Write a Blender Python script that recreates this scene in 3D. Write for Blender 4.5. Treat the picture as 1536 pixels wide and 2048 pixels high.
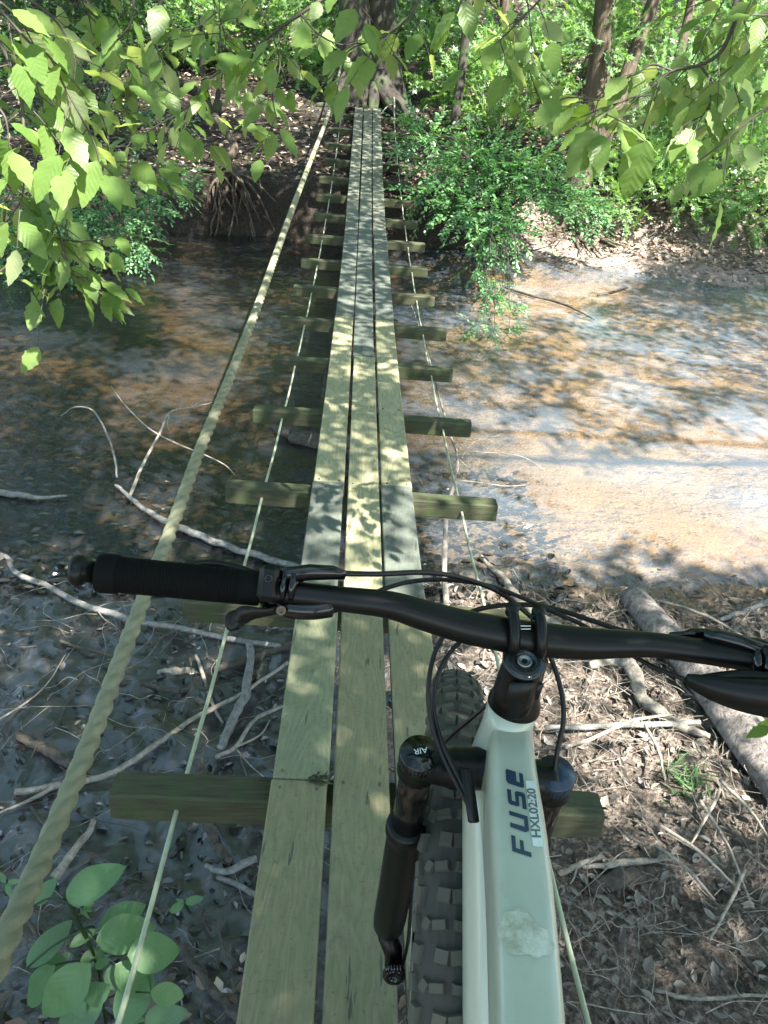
import bpy, math, random
import numpy as np
from math import radians, sin, cos, pi
rng = np.random.default_rng(7); random.seed(7)
S = bpy.context.scene
for o in list(bpy.data.objects): bpy.data.objects.remove(o)

# ------------------------------------------------------------------ camera, sky, sun, exposure
PITCH, YAW, ROLL, FPX = radians(33.0), radians(1.779), radians(3.679), 1528.7
FW = np.array([sin(YAW)*cos(PITCH), cos(YAW)*cos(PITCH), -sin(PITCH)])
_r = np.array([cos(YAW), -sin(YAW), 0.]); _u = np.cross(_r, FW)
RT = cos(ROLL)*_r + sin(ROLL)*_u; UP = -sin(ROLL)*_r + cos(ROLL)*_u
cam = bpy.data.cameras.new('camera'); co = bpy.data.objects.new('camera', cam); S.collection.objects.link(co)
import mathutils
M = mathutils.Matrix([[RT[i], UP[i], -FW[i]] for i in range(3)]).to_4x4(); co.matrix_world = M
cam.sensor_fit = 'VERTICAL'; cam.sensor_height = 24.0; cam.lens = FPX/2048*24.0
cam.clip_start = 0.02; cam.clip_end = 500
S.camera = co
SUN = np.array([0.36, -0.40, 0.0]); SEL = radians(57)
SUN = SUN/np.linalg.norm(SUN)*cos(SEL); SUN[2] = sin(SEL)
w = bpy.data.worlds.new('World'); S.world = w; w.use_nodes = True
nt = w.node_tree; sky = nt.nodes.new('ShaderNodeTexSky'); sky.sky_type = 'NISHITA'; sky.sun_disc = False
sky.sun_elevation = SEL; sky.sun_rotation = math.atan2(SUN[0], SUN[1])
nt.links.new(sky.outputs[0], nt.nodes['Background'].inputs[0]); nt.nodes['Background'].inputs[1].default_value = 0.12
sl = bpy.data.lights.new('sun', 'SUN'); sl.energy = 5.0; sl.angle = radians(0.53); sl.color = (1, .955, .88)
so = bpy.data.objects.new('sun', sl); S.collection.objects.link(so)
so.rotation_euler = mathutils.Vector(SUN).to_track_quat('Z', 'Y').to_euler()
vs = S.view_settings; vs.view_transform = 'Standard'; vs.look = 'None'; vs.gamma = 1; vs.use_curve_mapping = False
vs.exposure = 2.75
S.cycles.max_bounces = 8; S.cycles.transparent_max_bounces = 12; S.cycles.diffuse_bounces = 4
S.cycles.caustics_reflective = False; S.cycles.caustics_refractive = False
S.cycles.sample_clamp_indirect = 6
S.cycles.use_denoising = True

# ------------------------------------------------------------------ picture helpers: a pixel of the photo (1536x2048) to a place in the world
def ray(px, py): return FW + RT*((px-768)/FPX) - UP*((py-1024)/FPX)
def P(px, py, d): return ray(px, py)*d
def PZ(px, py, z): r = ray(px, py); return r*(z/r[2])
def PY(px, py, Y): r = ray(px, py); return r*(Y/r[1])
def project(p):
    p = np.asarray(p, float); d = p@FW; d = np.where(np.abs(d) < 1e-6, 1e-6, d)
    return 768+FPX*(p@RT)/d, 1024-FPX*(p@UP)/d, d

# ------------------------------------------------------------------ noise
def _h(i, j, s):
    n = (i*374761393 + j*668265263 + s*974711) & 0xffffffff
    n = ((n ^ (n >> 13))*1274126177) & 0xffffffff
    return ((n ^ (n >> 16)) & 0xffff)/65535.0
def vnoise(x, y, s=0):
    x = np.asarray(x, float); y = np.asarray(y, float)
    i = np.floor(x).astype(np.int64); j = np.floor(y).astype(np.int64); u = x-i; v = y-j
    u = u*u*(3-2*u); v = v*v*(3-2*v)
    return (_h(i, j, s)*(1-u)+_h(i+1, j, s)*u)*(1-v)+(_h(i, j+1, s)*(1-u)+_h(i+1, j+1, s)*u)*v
def fbm(x, y, o=4, s=0):
    t = 0; a = .5
    for k in range(o): t = t+a*(vnoise(x, y, s+k)-.5); x = x*2.03+3.1; y = y*2.03+1.7; a *= .5
    return t
def sst(a, b, x): t = np.clip((x-a)/(b-a), 0, 1); return t*t*(3-2*t)

# ------------------------------------------------------------------ mesh helpers
def link(o, parent=None):
    S.collection.objects.link(o)
    if parent is not None: o.parent = parent
    return o
def tag(o, label=None, cat=None, group=None, kind=None):
    if label: o['label'] = label
    if cat: o['category'] = cat
    if group: o['group'] = group
    if kind: o['kind'] = kind
    return o
def empty(name, loc=(0, 0, 0), label=None, cat=None, group=None):
    o = bpy.data.objects.new(name, None); o.empty_display_size = .05; link(o)
    return tag(o, label, cat, group)
class MB:
    def __init__(s): s.v = []; s.f = {}; s.n = 0; s.at = {}
    def add(s, V, F, **at):
        V = np.asarray(V, float).reshape(-1, 3)
        if isinstance(F, np.ndarray): F = [F]
        else:
            d = {}
            for f in F: d.setdefault(len(f), []).append(f)
            F = [np.array(q) for q in d.values()]
        for q in F:
            if len(q): s.f.setdefault(q.shape[1], []).append(q+s.n)
        for k, a in at.items():
            s.at.setdefault(k, []).append((s.n, np.asarray(a, float)))
        s.v.append(V); s.n += len(V); return s
    def build(s, name, mat, parent=None, smooth=True, loc=None):
        me = bpy.data.meshes.new(name); V = np.concatenate(s.v) if s.v else np.zeros((0, 3))
        me.vertices.add(len(V)); me.vertices.foreach_set('co', V.astype(np.float32).ravel())
        idx = []; st = []; tot = []; c = 0
        for k, lst in s.f.items():
            q = np.concatenate(lst); idx.append(q.ravel()); m = len(q)
            st.append(c+np.arange(m)*k); tot.append(np.full(m, k)); c += m*k
        idx = np.concatenate(idx).astype(np.int32); st = np.concatenate(st).astype(np.int32)
        me.loops.add(len(idx)); me.loops.foreach_set('vertex_index', idx)
        me.polygons.add(len(st)); me.polygons.foreach_set('loop_start', st)
        me.polygons.foreach_set('loop_total', np.concatenate(tot).astype(np.int32))
        me.polygons.foreach_set('use_smooth', np.full(len(st), smooth))
        for k, lst in s.at.items():
            dim = lst[0][1].ndim
            if dim == 1:
                a = me.attributes.new(k, 'FLOAT', 'POINT'); buf = np.zeros(len(V), np.float32)
                for n0, x in lst: buf[n0:n0+len(x)] = x
                a.data.foreach_set('value', buf)
            else:
                a = me.attributes.new(k, 'FLOAT_VECTOR', 'POINT'); buf = np.zeros((len(V), 3), np.float32)
                for n0, x in lst: buf[n0:n0+len(x), :x.shape[1]] = x
                a.data.foreach_set('vector', buf.ravel())
        me.update(calc_edges=True); me.validate()
        if mat: me.materials.append(mat)
        o = bpy.data.objects.new(name, me); return link(o, parent)
def spl(pts, k=6):
    p = np.asarray(pts, float); p = np.vstack([2*p[0]-p[1], p, 2*p[-1]-p[-2]]); out = []
    t = np.linspace(0, 1, k, endpoint=False)[:, None]
    for i in range(1, len(p)-2):
        a, b, c, d = p[i-1], p[i], p[i+1], p[i+2]
        out.append(.5*((2*b)+(-a+c)*t+(2*a-5*b+4*c-d)*t**2+(-a+3*b-3*c+d)*t**3))
    out.append(p[-2:-1]); return np.vstack(out)
def nrm(v): v = np.asarray(v, float); return v/np.maximum(np.linalg.norm(v, axis=-1, keepdims=True), 1e-9)
def frames(p):
    T = nrm(np.gradient(p, axis=0)); a = np.array([0, 0, 1.]) if abs(T[0][2]) < .9 else np.array([1., 0, 0])
    N = [nrm(np.cross(np.cross(T[0], a), T[0]))]
    for i in range(1, len(p)):
        n = N[-1]-T[i]*(N[-1]@T[i]); N.append(nrm(n))
    N = np.array(N); return T, N, np.cross(T, N)
def tube(mb, p, r, n=8, rough=0, seed=0, lobes=None, caps=True, ell=1.0, **at):
    p = np.asarray(p, float); m = len(p); r = np.broadcast_to(np.asarray(r, float), (m,)) if np.ndim(r) else np.full(m, float(r))
    T, N, B = frames(p); th = np.linspace(0, 2*pi, n, endpoint=False)
    L = np.concatenate([[0], np.cumsum(np.linalg.norm(np.diff(p, axis=0), axis=1))])
    R = r[:, None]*np.ones((1, n))
    if rough: 
        c = np.cos(th)*2; s_ = np.sin(th)*2
        R = R*(1+rough*2*(fbm(c[None]+L[:, None]*0+seed*7.1, s_[None]+L[:, None]/max(r.max(), 1e-3)*.25, 3, seed)))
    if lobes:
        nl, pitch, dep = lobes
        ph = 2*pi*L/pitch
        R = R*(1-dep+dep*np.abs(np.cos(nl/2*(th[None]-ph[:, None])))**.7*1.3)
    V = p[:, None]+R[..., None]*(np.cos(th)[None, :, None]*N[:, None]+ell*np.sin(th)[None, :, None]*B[:, None])
    i = np.arange(m-1)[:, None]*n; j = np.arange(n)[None]; j2 = (j+1) % n
    F = np.stack([i+j, i+j2, i+n+j2, i+n+j], -1).reshape(-1, 4)
    V = V.reshape(-1, 3); kw = {k: np.full(len(V), v) for k, v in at.items()}
    if caps:
        c0 = len(V); V = np.vstack([V, p[0]-T[0]*r[0]*.25, p[-1]+T[-1]*r[-1]*.25]); kw = {k: np.append(v, [v[0]]*2) for k, v in kw.items()}
        jj = np.arange(n); j3 = (jj+1) % n
        F2 = np.concatenate([np.stack([j3, jj, np.full(n, c0)], -1), np.stack([jj+(m-1)*n, j3+(m-1)*n, np.full(n, c0+1)], -1)])
        mb.add(V, [F, F2] if False else F, **kw) if False else mb.add2(V, F, F2, **kw)
    else: mb.add(V, F, **kw)
    return mb
def _add2(s, V, F, F2, **at):
    for q in (F, F2): s.f.setdefault(q.shape[1], []).append(q+s.n)
    for k, a in at.items(): s.at.setdefault(k, []).append((s.n, np.asarray(a, float)))
    s.v.append(V); s.n += len(V); return s
MB.add2 = _add2
def box(mb, c, ax, h, bev=.002):
    """rounded box: centre, 3 axes rows, half sizes"""
    ax = nrm(np.asarray(ax, float)); h = np.asarray(h, float); b = min(bev, h.min()*.49)
    V = []; 
    for sx in (-1, 1):
        for sy in (-1, 1):
            for sz in (-1, 1):
                s = np.array([sx, sy, sz])
                for k in range(3):
                    q = h-b; q = q.copy(); q[k] = h[k]; V.append(s*q)
    V = np.array(V); idx = lambda sx, sy, sz, k: ((sx > 0)*4+(sy > 0)*2+(sz > 0))*3+k
    F = []
    q = [(-1, -1), (1, -1), (1, 1), (-1, 1)]
    for k in range(3):
        for s in (-1, 1):
            f = []
            for a, b2 in q:
                t = [0, 0, 0]; t[k] = s; t[(k+1) % 3] = a; t[(k+2) % 3] = b2; f.append(idx(*t, k))
            F.append(f if s > 0 else f[::-1])
    for k in range(3):
        k1, k2 = (k+1) % 3, (k+2) % 3
        for a in (-1, 1):
            for b2 in (-1, 1):
                def vv(s, kk): t = [0, 0, 0]; t[k] = s; t[k1] = a; t[k2] = b2; return idx(*t, kk)
                f = [vv(-1, k1), vv(1, k1), vv(1, k2), vv(-1, k2)]
                F.append(f if a*b2 < 0 else f[::-1])
    for sx in (-1, 1):
        for sy in (-1, 1):
            for sz in (-1, 1):
                f = [idx(sx, sy, sz, k) for k in range(3)]; F.append(f if sx*sy*sz > 0 else f[::-1])
    mb.add(np.asarray(c)+V@ax, F); return mb

# ------------------------------------------------------------------ material helpers
def mat(name):
    m = bpy.data.materials.new(name); m.use_nodes = True; return m, m.node_tree, m.node_tree.nodes['Principled BSDF']
def nd(t, ty, **kw):
    n = t.nodes.new('ShaderNode'+ty)
    for k, v in kw.items():
        if k in n.inputs: 
            n.inputs[k].default_value = v
        else: setattr(n, k, v)
    return n
def ramp(t, fac, stops):
    r = nd(t, 'ValToRGB'); e = r.color_ramp.elements
    while len(e) < len(stops): e.new(.5)
    for x, (p_, c) in zip(e, stops): x.position = p_; x.color = (*c, 1) if len(c) == 3 else c
    t.links.new(fac, r.inputs[0]); return r.outputs[0]
def noise(t, vec, scale, detail=5, rough=.55, dist=0):
    n = nd(t, 'TexNoise', Scale=scale, Detail=detail, Roughness=rough, Distortion=dist); t.links.new(vec, n.inputs['Vector']); return n.outputs[0]
def mixc(t, f, a, b, mode='MIX'):
    m = nd(t, 'Mix', data_type='RGBA', blend_type=mode)
    for s, v in ((m.inputs[0], f), (m.inputs[6], a), (m.inputs[7], b)):
        if hasattr(v, 'links') or isinstance(v, bpy.types.NodeSocket): t.links.new(v, s)
        elif isinstance(v, tuple): s.default_value = (*v, 1) if len(v) == 3 else v
        else: s.default_value = v
    return m.outputs[2]
def mth(t, op, a, b=None, c=None, clamp=False):
    m = nd(t, 'Math', operation=op, use_clamp=clamp)
    for i, v in enumerate((a, b, c)):
        if v is None: continue
        if isinstance(v, bpy.types.NodeSocket): t.links.new(v, m.inputs[i])
        else: m.inputs[i].default_value = v
    return m.outputs[0]
def coords(t, scale=(1, 1, 1), kind='Object'):
    tc = nd(t, 'TexCoord'); mp = nd(t, 'Mapping'); mp.inputs['Scale'].default_value = scale
    t.links.new(tc.outputs[kind], mp.inputs[0]); return mp.outputs[0]
def bump(t, bsdf, h, strength=.4, dist=.01):
    b = nd(t, 'Bump', Strength=strength, Distance=dist); t.links.new(h, b.inputs['Height']); t.links.new(b.outputs[0], bsdf.inputs['Normal']); return b.outputs[0]
def attr(t, name, out='Fac'):
    a = nd(t, 'Attribute'); a.attribute_name = name; return a.outputs[out]
def simple(name, col, rough=.5, metal=0, nscale=0, namt=.3, bstr=0, bscale=50, bdist=.001, spec=.5, coat=0):
    m, t, b = mat(name); b.inputs['Roughness'].default_value = rough; b.inputs['Metallic'].default_value = metal
    b.inputs['Specular IOR Level'].default_value = spec; b.inputs['Coat Weight'].default_value = coat
    v = coords(t)
    if nscale:
        n = noise(t, v, nscale); c = mixc(t, n, tuple(x*(1-namt) for x in col), tuple(min(1, x*(1+namt)) for x in col))
        t.links.new(c, b.inputs['Base Color'])
    else: b.inputs['Base Color'].default_value = (*col, 1)
    if bstr: bump(t, b, noise(t, v, bscale, 6), bstr, bdist)
    return m

def leaf_mat(name, stops, trans=.45, rough=.42, vein=False, spec=.4, under=None):
    m, t, b = mat(name); r = attr(t, 'rnd'); c = ramp(t, r, stops)
    if vein:
        uv = attr(t, 'luv', 'Vector'); sp = nd(t, 'SeparateXYZ'); t.links.new(uv, sp.inputs[0])
        au = mth(t, 'ABSOLUTE', sp.outputs[0])
        ph = mth(t, 'SUBTRACT', mth(t, 'MULTIPLY', sp.outputs[1], 8.0), mth(t, 'MULTIPLY', au, 2.6))
        fr = mth(t, 'PINGPONG', ph, .5); vl = mth(t, 'LESS_THAN', fr, .07)
        mid = mth(t, 'LESS_THAN', au, .045); vv = mth(t, 'MAXIMUM', mth(t, 'MULTIPLY', vl, .55), mid)
        c2 = mixc(t, mth(t, 'MULTIPLY', vv, .28), c, (.16, .22, .07))
        n = noise(t, coords(t), 60, 3); c = mixc(t, mth(t, 'MULTIPLY', n, .35), c2, (.03, .06, .015))
        bm = nd(t, 'Bump', Strength=.3, Distance=.0012); t.links.new(mth(t, 'MULTIPLY', fr, 2.0), bm.inputs['Height']); t.links.new(bm.outputs[0], b.inputs['Normal'])
    if under:
        g = nd(t, 'NewGeometry'); c = mixc(t, g.outputs['Backfacing'], c, under)
    t.links.new(c, b.inputs['Base Color']); b.inputs['Roughness'].default_value = rough; b.inputs['Specular IOR Level'].default_value = spec
    tr = nd(t, 'BsdfTranslucent'); hs = nd(t, 'HueSaturation'); hs.inputs['Value'].default_value = 1.5; hs.inputs['Saturation'].default_value = 1.12
    t.links.new(c, hs.inputs['Color'])
    tint = mixc(t, .75, hs.outputs[0], (1.0, 1.0, .35), 'MULTIPLY'); t.links.new(tint, tr.inputs[0])
    ms = nd(t, 'MixShader'); ms.inputs[0].default_value = trans
    t.links.new(b.outputs[0], ms.inputs[1]); t.links.new(tr.outputs[0], ms.inputs[2])
    t.links.new(ms.outputs[0], t.nodes['Material Output'].inputs[0]); return m

MAT = {}
MAT['leaf_beech'] = leaf_mat('beech leaf', [(0, (.12, .21, .05)), (.5, (.17, .27, .07)), (1, (.22, .31, .10))], .55, .38, True, under=(.22, .27, .13))
MAT['leaf_big'] = leaf_mat('broad leaf', [(0, (.075, .165, .075)), (1, (.12, .235, .095))], .35, .42, True)
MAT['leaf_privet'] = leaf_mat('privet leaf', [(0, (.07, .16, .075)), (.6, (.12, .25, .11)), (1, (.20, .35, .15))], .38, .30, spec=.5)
MAT['leaf_privet_dark'] = leaf_mat('privet leaf with shade in its colour', [(0, (.025, .075, .03)), (1, (.05, .125, .045))], .3, .35, spec=.5)  # darker copy of the privet leaf, shade put into its colour
MAT['leaf_maple'] = leaf_mat('maple leaf', [(0, (.07, .14, .045)), (.6, (.14, .25, .09)), (1, (.27, .40, .16))], .42, .30, spec=.5)
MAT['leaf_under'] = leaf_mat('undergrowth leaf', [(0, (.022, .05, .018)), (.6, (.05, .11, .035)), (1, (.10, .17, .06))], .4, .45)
MAT['leaf_canopy'] = leaf_mat('canopy leaf', [(0, (.04, .10, .02)), (1, (.09, .19, .035))], .4, .45)

def bark(name, c1, c2, sc=18, zs=.18, b=1.0, moss=None):
    m, t, bs = mat(name); v = coords(t, (1, 1, zs)); n = noise(t, v, sc, 8, .65, .6); n2 = noise(t, coords(t), 4, 4)
    c = ramp(t, n, [(.3, c1), (.7, c2)]); 
    if moss: c = mixc(t, mth(t, 'MULTIPLY', ramp(t, n2, [(.5, (0, 0, 0)), (.62, (1, 1, 1))]), .7), c, moss)
    t.links.new(c, bs.inputs['Base Color']); bs.inputs['Roughness'].default_value = .9; bump(t, bs, n, b, .02); return m
MAT['bark'] = bark('bark', (.022, .017, .011), (.12, .09, .06), 30, .12)
MAT['bark_grey'] = bark('grey bark', (.06, .052, .045), (.26, .24, .21), 14, .3, 1.0)
MAT['bark_dark'] = bark('dark bark', (.008, .007, .0055), (.045, .036, .028), 30, .2, 1.0, (.04, .06, .02))
MAT['twig'] = simple('twig', (.035, .028, .02), .7, 0, 30, .4)
MAT['dead_pale'] = bark('pale dead wood', (.10, .085, .065), (.34, .30, .245), 40, 1, .5)
MAT['dead_grey'] = bark('grey dead wood', (.07, .068, .06), (.26, .25, .225), 40, 1, .6)
MAT['dead_dark'] = bark('wet dark wood', (.02, .017, .013), (.10, .08, .06), 40, 1, .6)
MAT['log'] = bark('log bark', (.055, .046, .04), (.30, .26, .235), 38, .35, 1.0)
for k, st in (('litter_grey', [(0, (.045, .038, .030)), (.4, (.11, .092, .074)), (.8, (.20, .175, .145)), (1, (.33, .29, .25))]), ('litter', [(0, (.06, .042, .028)), (.35, (.15, .105, .07)), (.7, (.27, .20, .14)), (1, (.42, .35, .27))]),
              ('litter_wet', [(0, (.006, .006, .006)), (.8, (.022, .018, .015)), (1, (.10, .08, .06))])):
    m, t, b = mat(k); t.links.new(ramp(t, attr(t, 'rnd'), st), b.inputs['Base Color']); b.inputs['Roughness'].default_value = .22 if k == 'litter_wet' else .7; b.inputs['Specular IOR Level'].default_value = 1.0 if k == 'litter_wet' else .5; MAT[k] = m

# wood of the bridge
def wood(name, dark, light, grain=1.0, algae=None, al=.5, rings=.5, dirt=(.03, .03, .022)):
    m, t, b = mat(name); oi = nd(t, 'ObjectInfo'); tc = nd(t, 'TexCoord'); ad = nd(t, 'VectorMath', operation='ADD')
    cb = nd(t, 'CombineXYZ')
    for i, k in enumerate((3.7, 11.3, 7.9)): t.links.new(mth(t, 'MULTIPLY', oi.outputs['Random'], k), cb.inputs[i])
    t.links.new(tc.outputs['Object'], ad.inputs[0]); t.links.new(cb.outputs[0], ad.inputs[1])
    mp = nd(t, 'Mapping'); mp.inputs['Scale'].default_value = (1, .045, 1); t.links.new(ad.outputs[0], mp.inputs[0])
    mp2 = nd(t, 'Mapping'); mp2.inputs['Scale'].default_value = (1, .16, 1); t.links.new(ad.outputs[0], mp2.inputs[0])
    g = noise(t, mp.outputs[0], 160, 6, .6); g0 = noise(t, mp2.outputs[0], 9, 3, .5, .4)
    ri = mth(t, 'PINGPONG', mth(t, 'MULTIPLY', g0, 16.0), .5)
    rv = mth(t, 'MULTIPLY', ri, 2.0)
    gr = mth(t, 'ADD', mth(t, 'MULTIPLY', g, 1-rings), mth(t, 'MULTIPLY', rv, rings))
    c = ramp(t, gr, [(.2, dark), (.75, light)])
    big = noise(t, ad.outputs[0], 5, 6, .6)
    c = mixc(t, mth(t, 'MULTIPLY', big, .45), c, tuple(x*.72 for x in light))
    if algae:
        an = noise(t, ad.outputs[0], 22, 8, .7); c = mixc(t, mth(t, 'MULTIPLY', ramp(t, an, [(.45, (0, 0, 0)), (.62, (1, 1, 1))]), al), c, algae)
    dn = noise(t, ad.outputs[0], 90, 5, .7); c = mixc(t, mth(t, 'MULTIPLY', ramp(t, dn, [(.56, (0, 0, 0)), (.72, (1, 1, 1))]), .55), c, dirt)
    ck = noise(t, mp.outputs[0], 55, 3, .5); c = mixc(t, mth(t, 'MULTIPLY', ramp(t, ck, [(.66, (0, 0, 0)), (.70, (1, 1, 1))]), .75), c, dirt)
    # small dark knots and nail stains
    vo = nd(t, 'TexVoronoi', Scale=4.5); t.links.new(mp2.outputs[0], vo.inputs['Vector'])
    c = mixc(t, mth(t, 'MULTIPLY', mth(t, 'LESS_THAN', vo.outputs['Distance'], .035), .7), c, (.03, .02, .012))
    t.links.new(c, b.inputs['Base Color']); b.inputs['Roughness'].default_value = .68; bump(t, b, gr, .5*grain, .0015); return m
MAT['plank_green'] = wood('weathered green plank', (.10, .105, .068), (.215, .215, .128), 1, (.20, .24, .12), .3, .25)
MAT['plank_olive'] = wood('olive brown plank', (.115, .10, .058), (.235, .21, .118), 1, (.13, .15, .07), .4, .25)
MAT['plank_slate'] = wood('dark slate plank', (.045, .052, .044), (.105, .115, .098), .8, (.16, .20, .13), .22, .12)
MAT['plank_new'] = wood('pale new plank', (.19, .18, .10), (.30, .285, .17), .7, None, 0, .6, (.15, .15, .08))
MAT['plank_far'] = wood('grey green far plank', (.08, .082, .062), (.165, .165, .125), .8, (.14, .17, .09), .3, .2)
def beamwood():
    m, t, b = mat('crossbeam wood'); v = coords(t, (.08, 1, 1)); g = noise(t, v, 120, 6, .6); v0 = coords(t); n = noise(t, v0, 11, 8, .7)
    c = ramp(t, g, [(.25, (.011, .012, .005)), (.75, (.060, .060, .029))]); c = mixc(t, ramp(t, n, [(.46, (0, 0, 0)), (.62, (.75, .75, .75))]), c, (.03, .05, .012))
    t.links.new(c, b.inputs['Base Color']); b.inputs['Roughness'].default_value = .85; bump(t, b, mth(t, 'ADD', g, n), .8, .003); return m
MAT['beam'] = beamwood()
MAT['rope'] = simple('manila rope', (.175, .175, .11), .9, 0, 35, .45, .6, 500, .002)
MAT['cable'] = simple('pale green steel cable', (.34, .37, .26), .5, .15, 20, .25)
MAT['steel'] = simple('rusty steel', (.12, .09, .07), .6, .6, 30, .4)

# ------------------------------------------------------------------ terrain
ZW = -2.65
def yn(x): return 3.35+.22*sst(.3, 3.5, x)+.35*fbm(np.asarray(x)*.9, np.asarray(x)*0+2, 3, 5)
def yf(x):
    x = np.asarray(x, float)
    return 10.6-.9*sst(1.5, 4.6, x)-.6*sst(4.5, 8, x)-.3*sst(-2, -6, x)+.5*fbm(x*.7, x*0+9, 3, 8)
def gz(x, y, fine=True):
    x = np.asarray(x, float); y = np.asarray(y, float)
    a, b = yn(x), yf(x)
    near = ZW+.02+.045*np.maximum(a-y, 0)+.16*sst(1.6, -.6, y)
    bed = ZW-.02-.30*sst(0, 2.2, y-a)*sst(0, 1.3, b-y)*(1-.55*sst(1.5, 4, x)*sst(7.5, 4.5, y))
    dy = y-b
    # left bank: a steep earth wall; right bank: a sand spit first
    R = sst(1.0, 2.6, x)
    wallL = .72*sst(.15, .75, dy+.25*fbm(x*1.6, x*0, 3, 3))
    wallR = .12*sst(0, 1.2, dy)+.62*sst(1.35, 2.3, dy+.5*fbm(x*1.3, x*0+4, 3, 4))
    top = (1-R)*wallL+R*wallR
    hill = .13*np.maximum(y-11.6, 0)*sst(11.4, 14, y)+.006*np.maximum(y-15, 0)**2
    far = ZW+.0+top+hill
    z = np.where(y < a, near, np.where(y < b, bed, far))
    z = z+.05*fbm(x*1.1, y*1.1, 3, 11)*np.where(y > b, 3.0, 1)
    if fine:
        m = (y < a+.6)
        z = z+.095*fbm(x*7, y*7, 4, 21)*np.where(m, 1, .6)+.032*fbm(x*24, y*24, 3, 31)*np.where(y < a, 1, .4)*np.where(y < 5, 1, 0)
        z = z-np.where((y > b-.1) & (y < b+2.2), 1, 0)*.22*np.abs(fbm(x*5, y*3, 4, 41))
    return z
def H(px, py):
    r = ray(px, py); lo, hi = .5, 80.
    t = np.linspace(.5, 80, 3000); p = r[None]*t[:, None]; g = p[:, 2]-gz(p[:, 0], p[:, 1], False)
    i = np.argmax(g < 0); return p[i] if g[i] < 0 else p[-1]
def HW(px, py):      # on the ground or the water's surface
    p = H(px, py); return p if p[2] > ZW else PZ(px, py, ZW)

def terrain():
    xs = np.concatenate([np.linspace(-60, -9, 50), np.linspace(-9, -3, 120)[1:], np.arange(-3, 4.2, .018), np.linspace(4.2, 10, 120)[1:], np.linspace(10, 60, 50)[1:]])
    ys = np.concatenate([np.linspace(-12, -.4, 16), np.arange(-.35, 4.6, .018), np.arange(4.6, 15, .055), np.linspace(15, 40, 110)[1:], np.linspace(40, 110, 40)[1:]])
    X, Y = np.meshgrid(xs, ys); Z = gz(X, Y); n, m = X.shape
    V = np.stack([X, Y, Z], -1).reshape(-1, 3)
    i = np.arange(n-1)[:, None]*m; j = np.arange(m-1)[None]
    F = np.stack([i+j, i+j+1, i+j+m+1, i+j+m], -1).reshape(-1, 4)
    a, b = yn(X), yf(X)
    sand = sst(.35, 1.7, X+.8*fbm(X*.8, Y*.8, 3, 61))*sst(a-.35, a+.25, Y)*sst(b+.1, b-.5, Y)
    spit = sst(1.2, 2.4, X)*sst(b-.3, b+.1, Y)*sst(b+2.3, b+1.6, Y)
    mud = sst(.7, -.1, X+.5*fbm(X*2, Y*2, 3, 62))*sst(a+.3, a-.1, Y)*sst(.2, 1.5, Y+.6*fbm(X*2, Y*2, 3, 63))
    hill = sst(b-.15, b+.1, Y)*(1-spit)
    mud = np.where((Y > a+.1) & (X < .9), mud*.3, mud); lb = sst(1.0, .1, X+.6*fbm(X*.8, Y*.8, 3, 61))*sst(a-.2, a+.2, Y)*sst(b+.2, b-.2, Y); bedl = lb
    mb = MB(); mb.add(V, F, zone=np.stack([mud, np.clip(sand, 0, 1), spit], -1).reshape(-1, 3), hill=hill.ravel(), bed=bedl.ravel())
    m_, t, bs = mat('ground'); v = coords(t)
    zn = attr(t, 'zone', 'Vector'); sp = nd(t, 'SeparateXYZ'); t.links.new(zn, sp.inputs[0])
    n1 = noise(t, v, 9, 8, .65); n2 = noise(t, v, 45, 6, .65); n3 = noise(t, v, 2.2, 5)
    soil = ramp(t, n2, [(.3, (.045, .034, .027)), (.5, (.16, .125, .10)), (.68, (.42, .35, .29))])
    c = mixc(t, sp.outputs[0], soil, ramp(t, n1, [(.35, (.005, .005, .005)), (.7, (.020, .017, .015))]))
    sandc = ramp(t, n2, [(.3, (.34, .205, .10)), (.5, (.50, .335, .19)), (.7, (.60, .44, .28))])
    leafy = ramp(t, n1, [(.42, (0, 0, 0)), (.58, (1, 1, 1))])
    sandc = mixc(t, mth(t, 'MULTIPLY', leafy, .18), sandc, (.16, .10, .05))
    alg = ramp(t, n3, [(.52, (0, 0, 0)), (.66, (1, 1, 1))])
    sandc = mixc(t, mth(t, 'MULTIPLY', alg, .3), sandc, (.10, .12, .035))
    c = mixc(t, sp.outputs[1], c, sandc)
    c = mixc(t, sp.outputs[2], c, ramp(t, n2, [(.3, (.16, .12, .10)), (.7, (.42, .34, .29))]))
    hc = ramp(t, n2, [(.3, (.014, .010, .007)), (.6, (.05, .036, .026)), (.75, (.13, .10, .08))])
    c = mixc(t, attr(t, 'hill'), c, hc)
    c = mixc(t, attr(t, 'bed'), c, ramp(t, n1, [(.35, (.030, .021, .012)), (.65, (.10, .062, .032))]))
    t.links.new(c, bs.inputs['Base Color'])
    rr = mth(t, 'SUBTRACT', .85, mth(t, 'MULTIPLY', sp.outputs[0], mth(t, 'ADD', .50, mth(t, 'MULTIPLY', n1, .22)))); t.links.new(rr, bs.inputs['Roughness'])
    t.links.new(mth(t, 'ADD', .3, mth(t, 'MULTIPLY', sp.outputs[0], .7)), bs.inputs['Specular IOR Level'])
    t.links.new(sp.outputs[0], bs.inputs['Coat Weight']); bs.inputs['Coat Roughness'].default_value = .24; bs.inputs['Coat IOR'].default_value = 1.65
    bump(t, bs, mth(t, 'ADD', n2, mth(t, 'MULTIPLY', noise(t, v, 160, 4, .6), .35)), 1.0, .05)
    o = mb.build('ground', m_); tag(o, kind='structure')
terrain()

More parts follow.
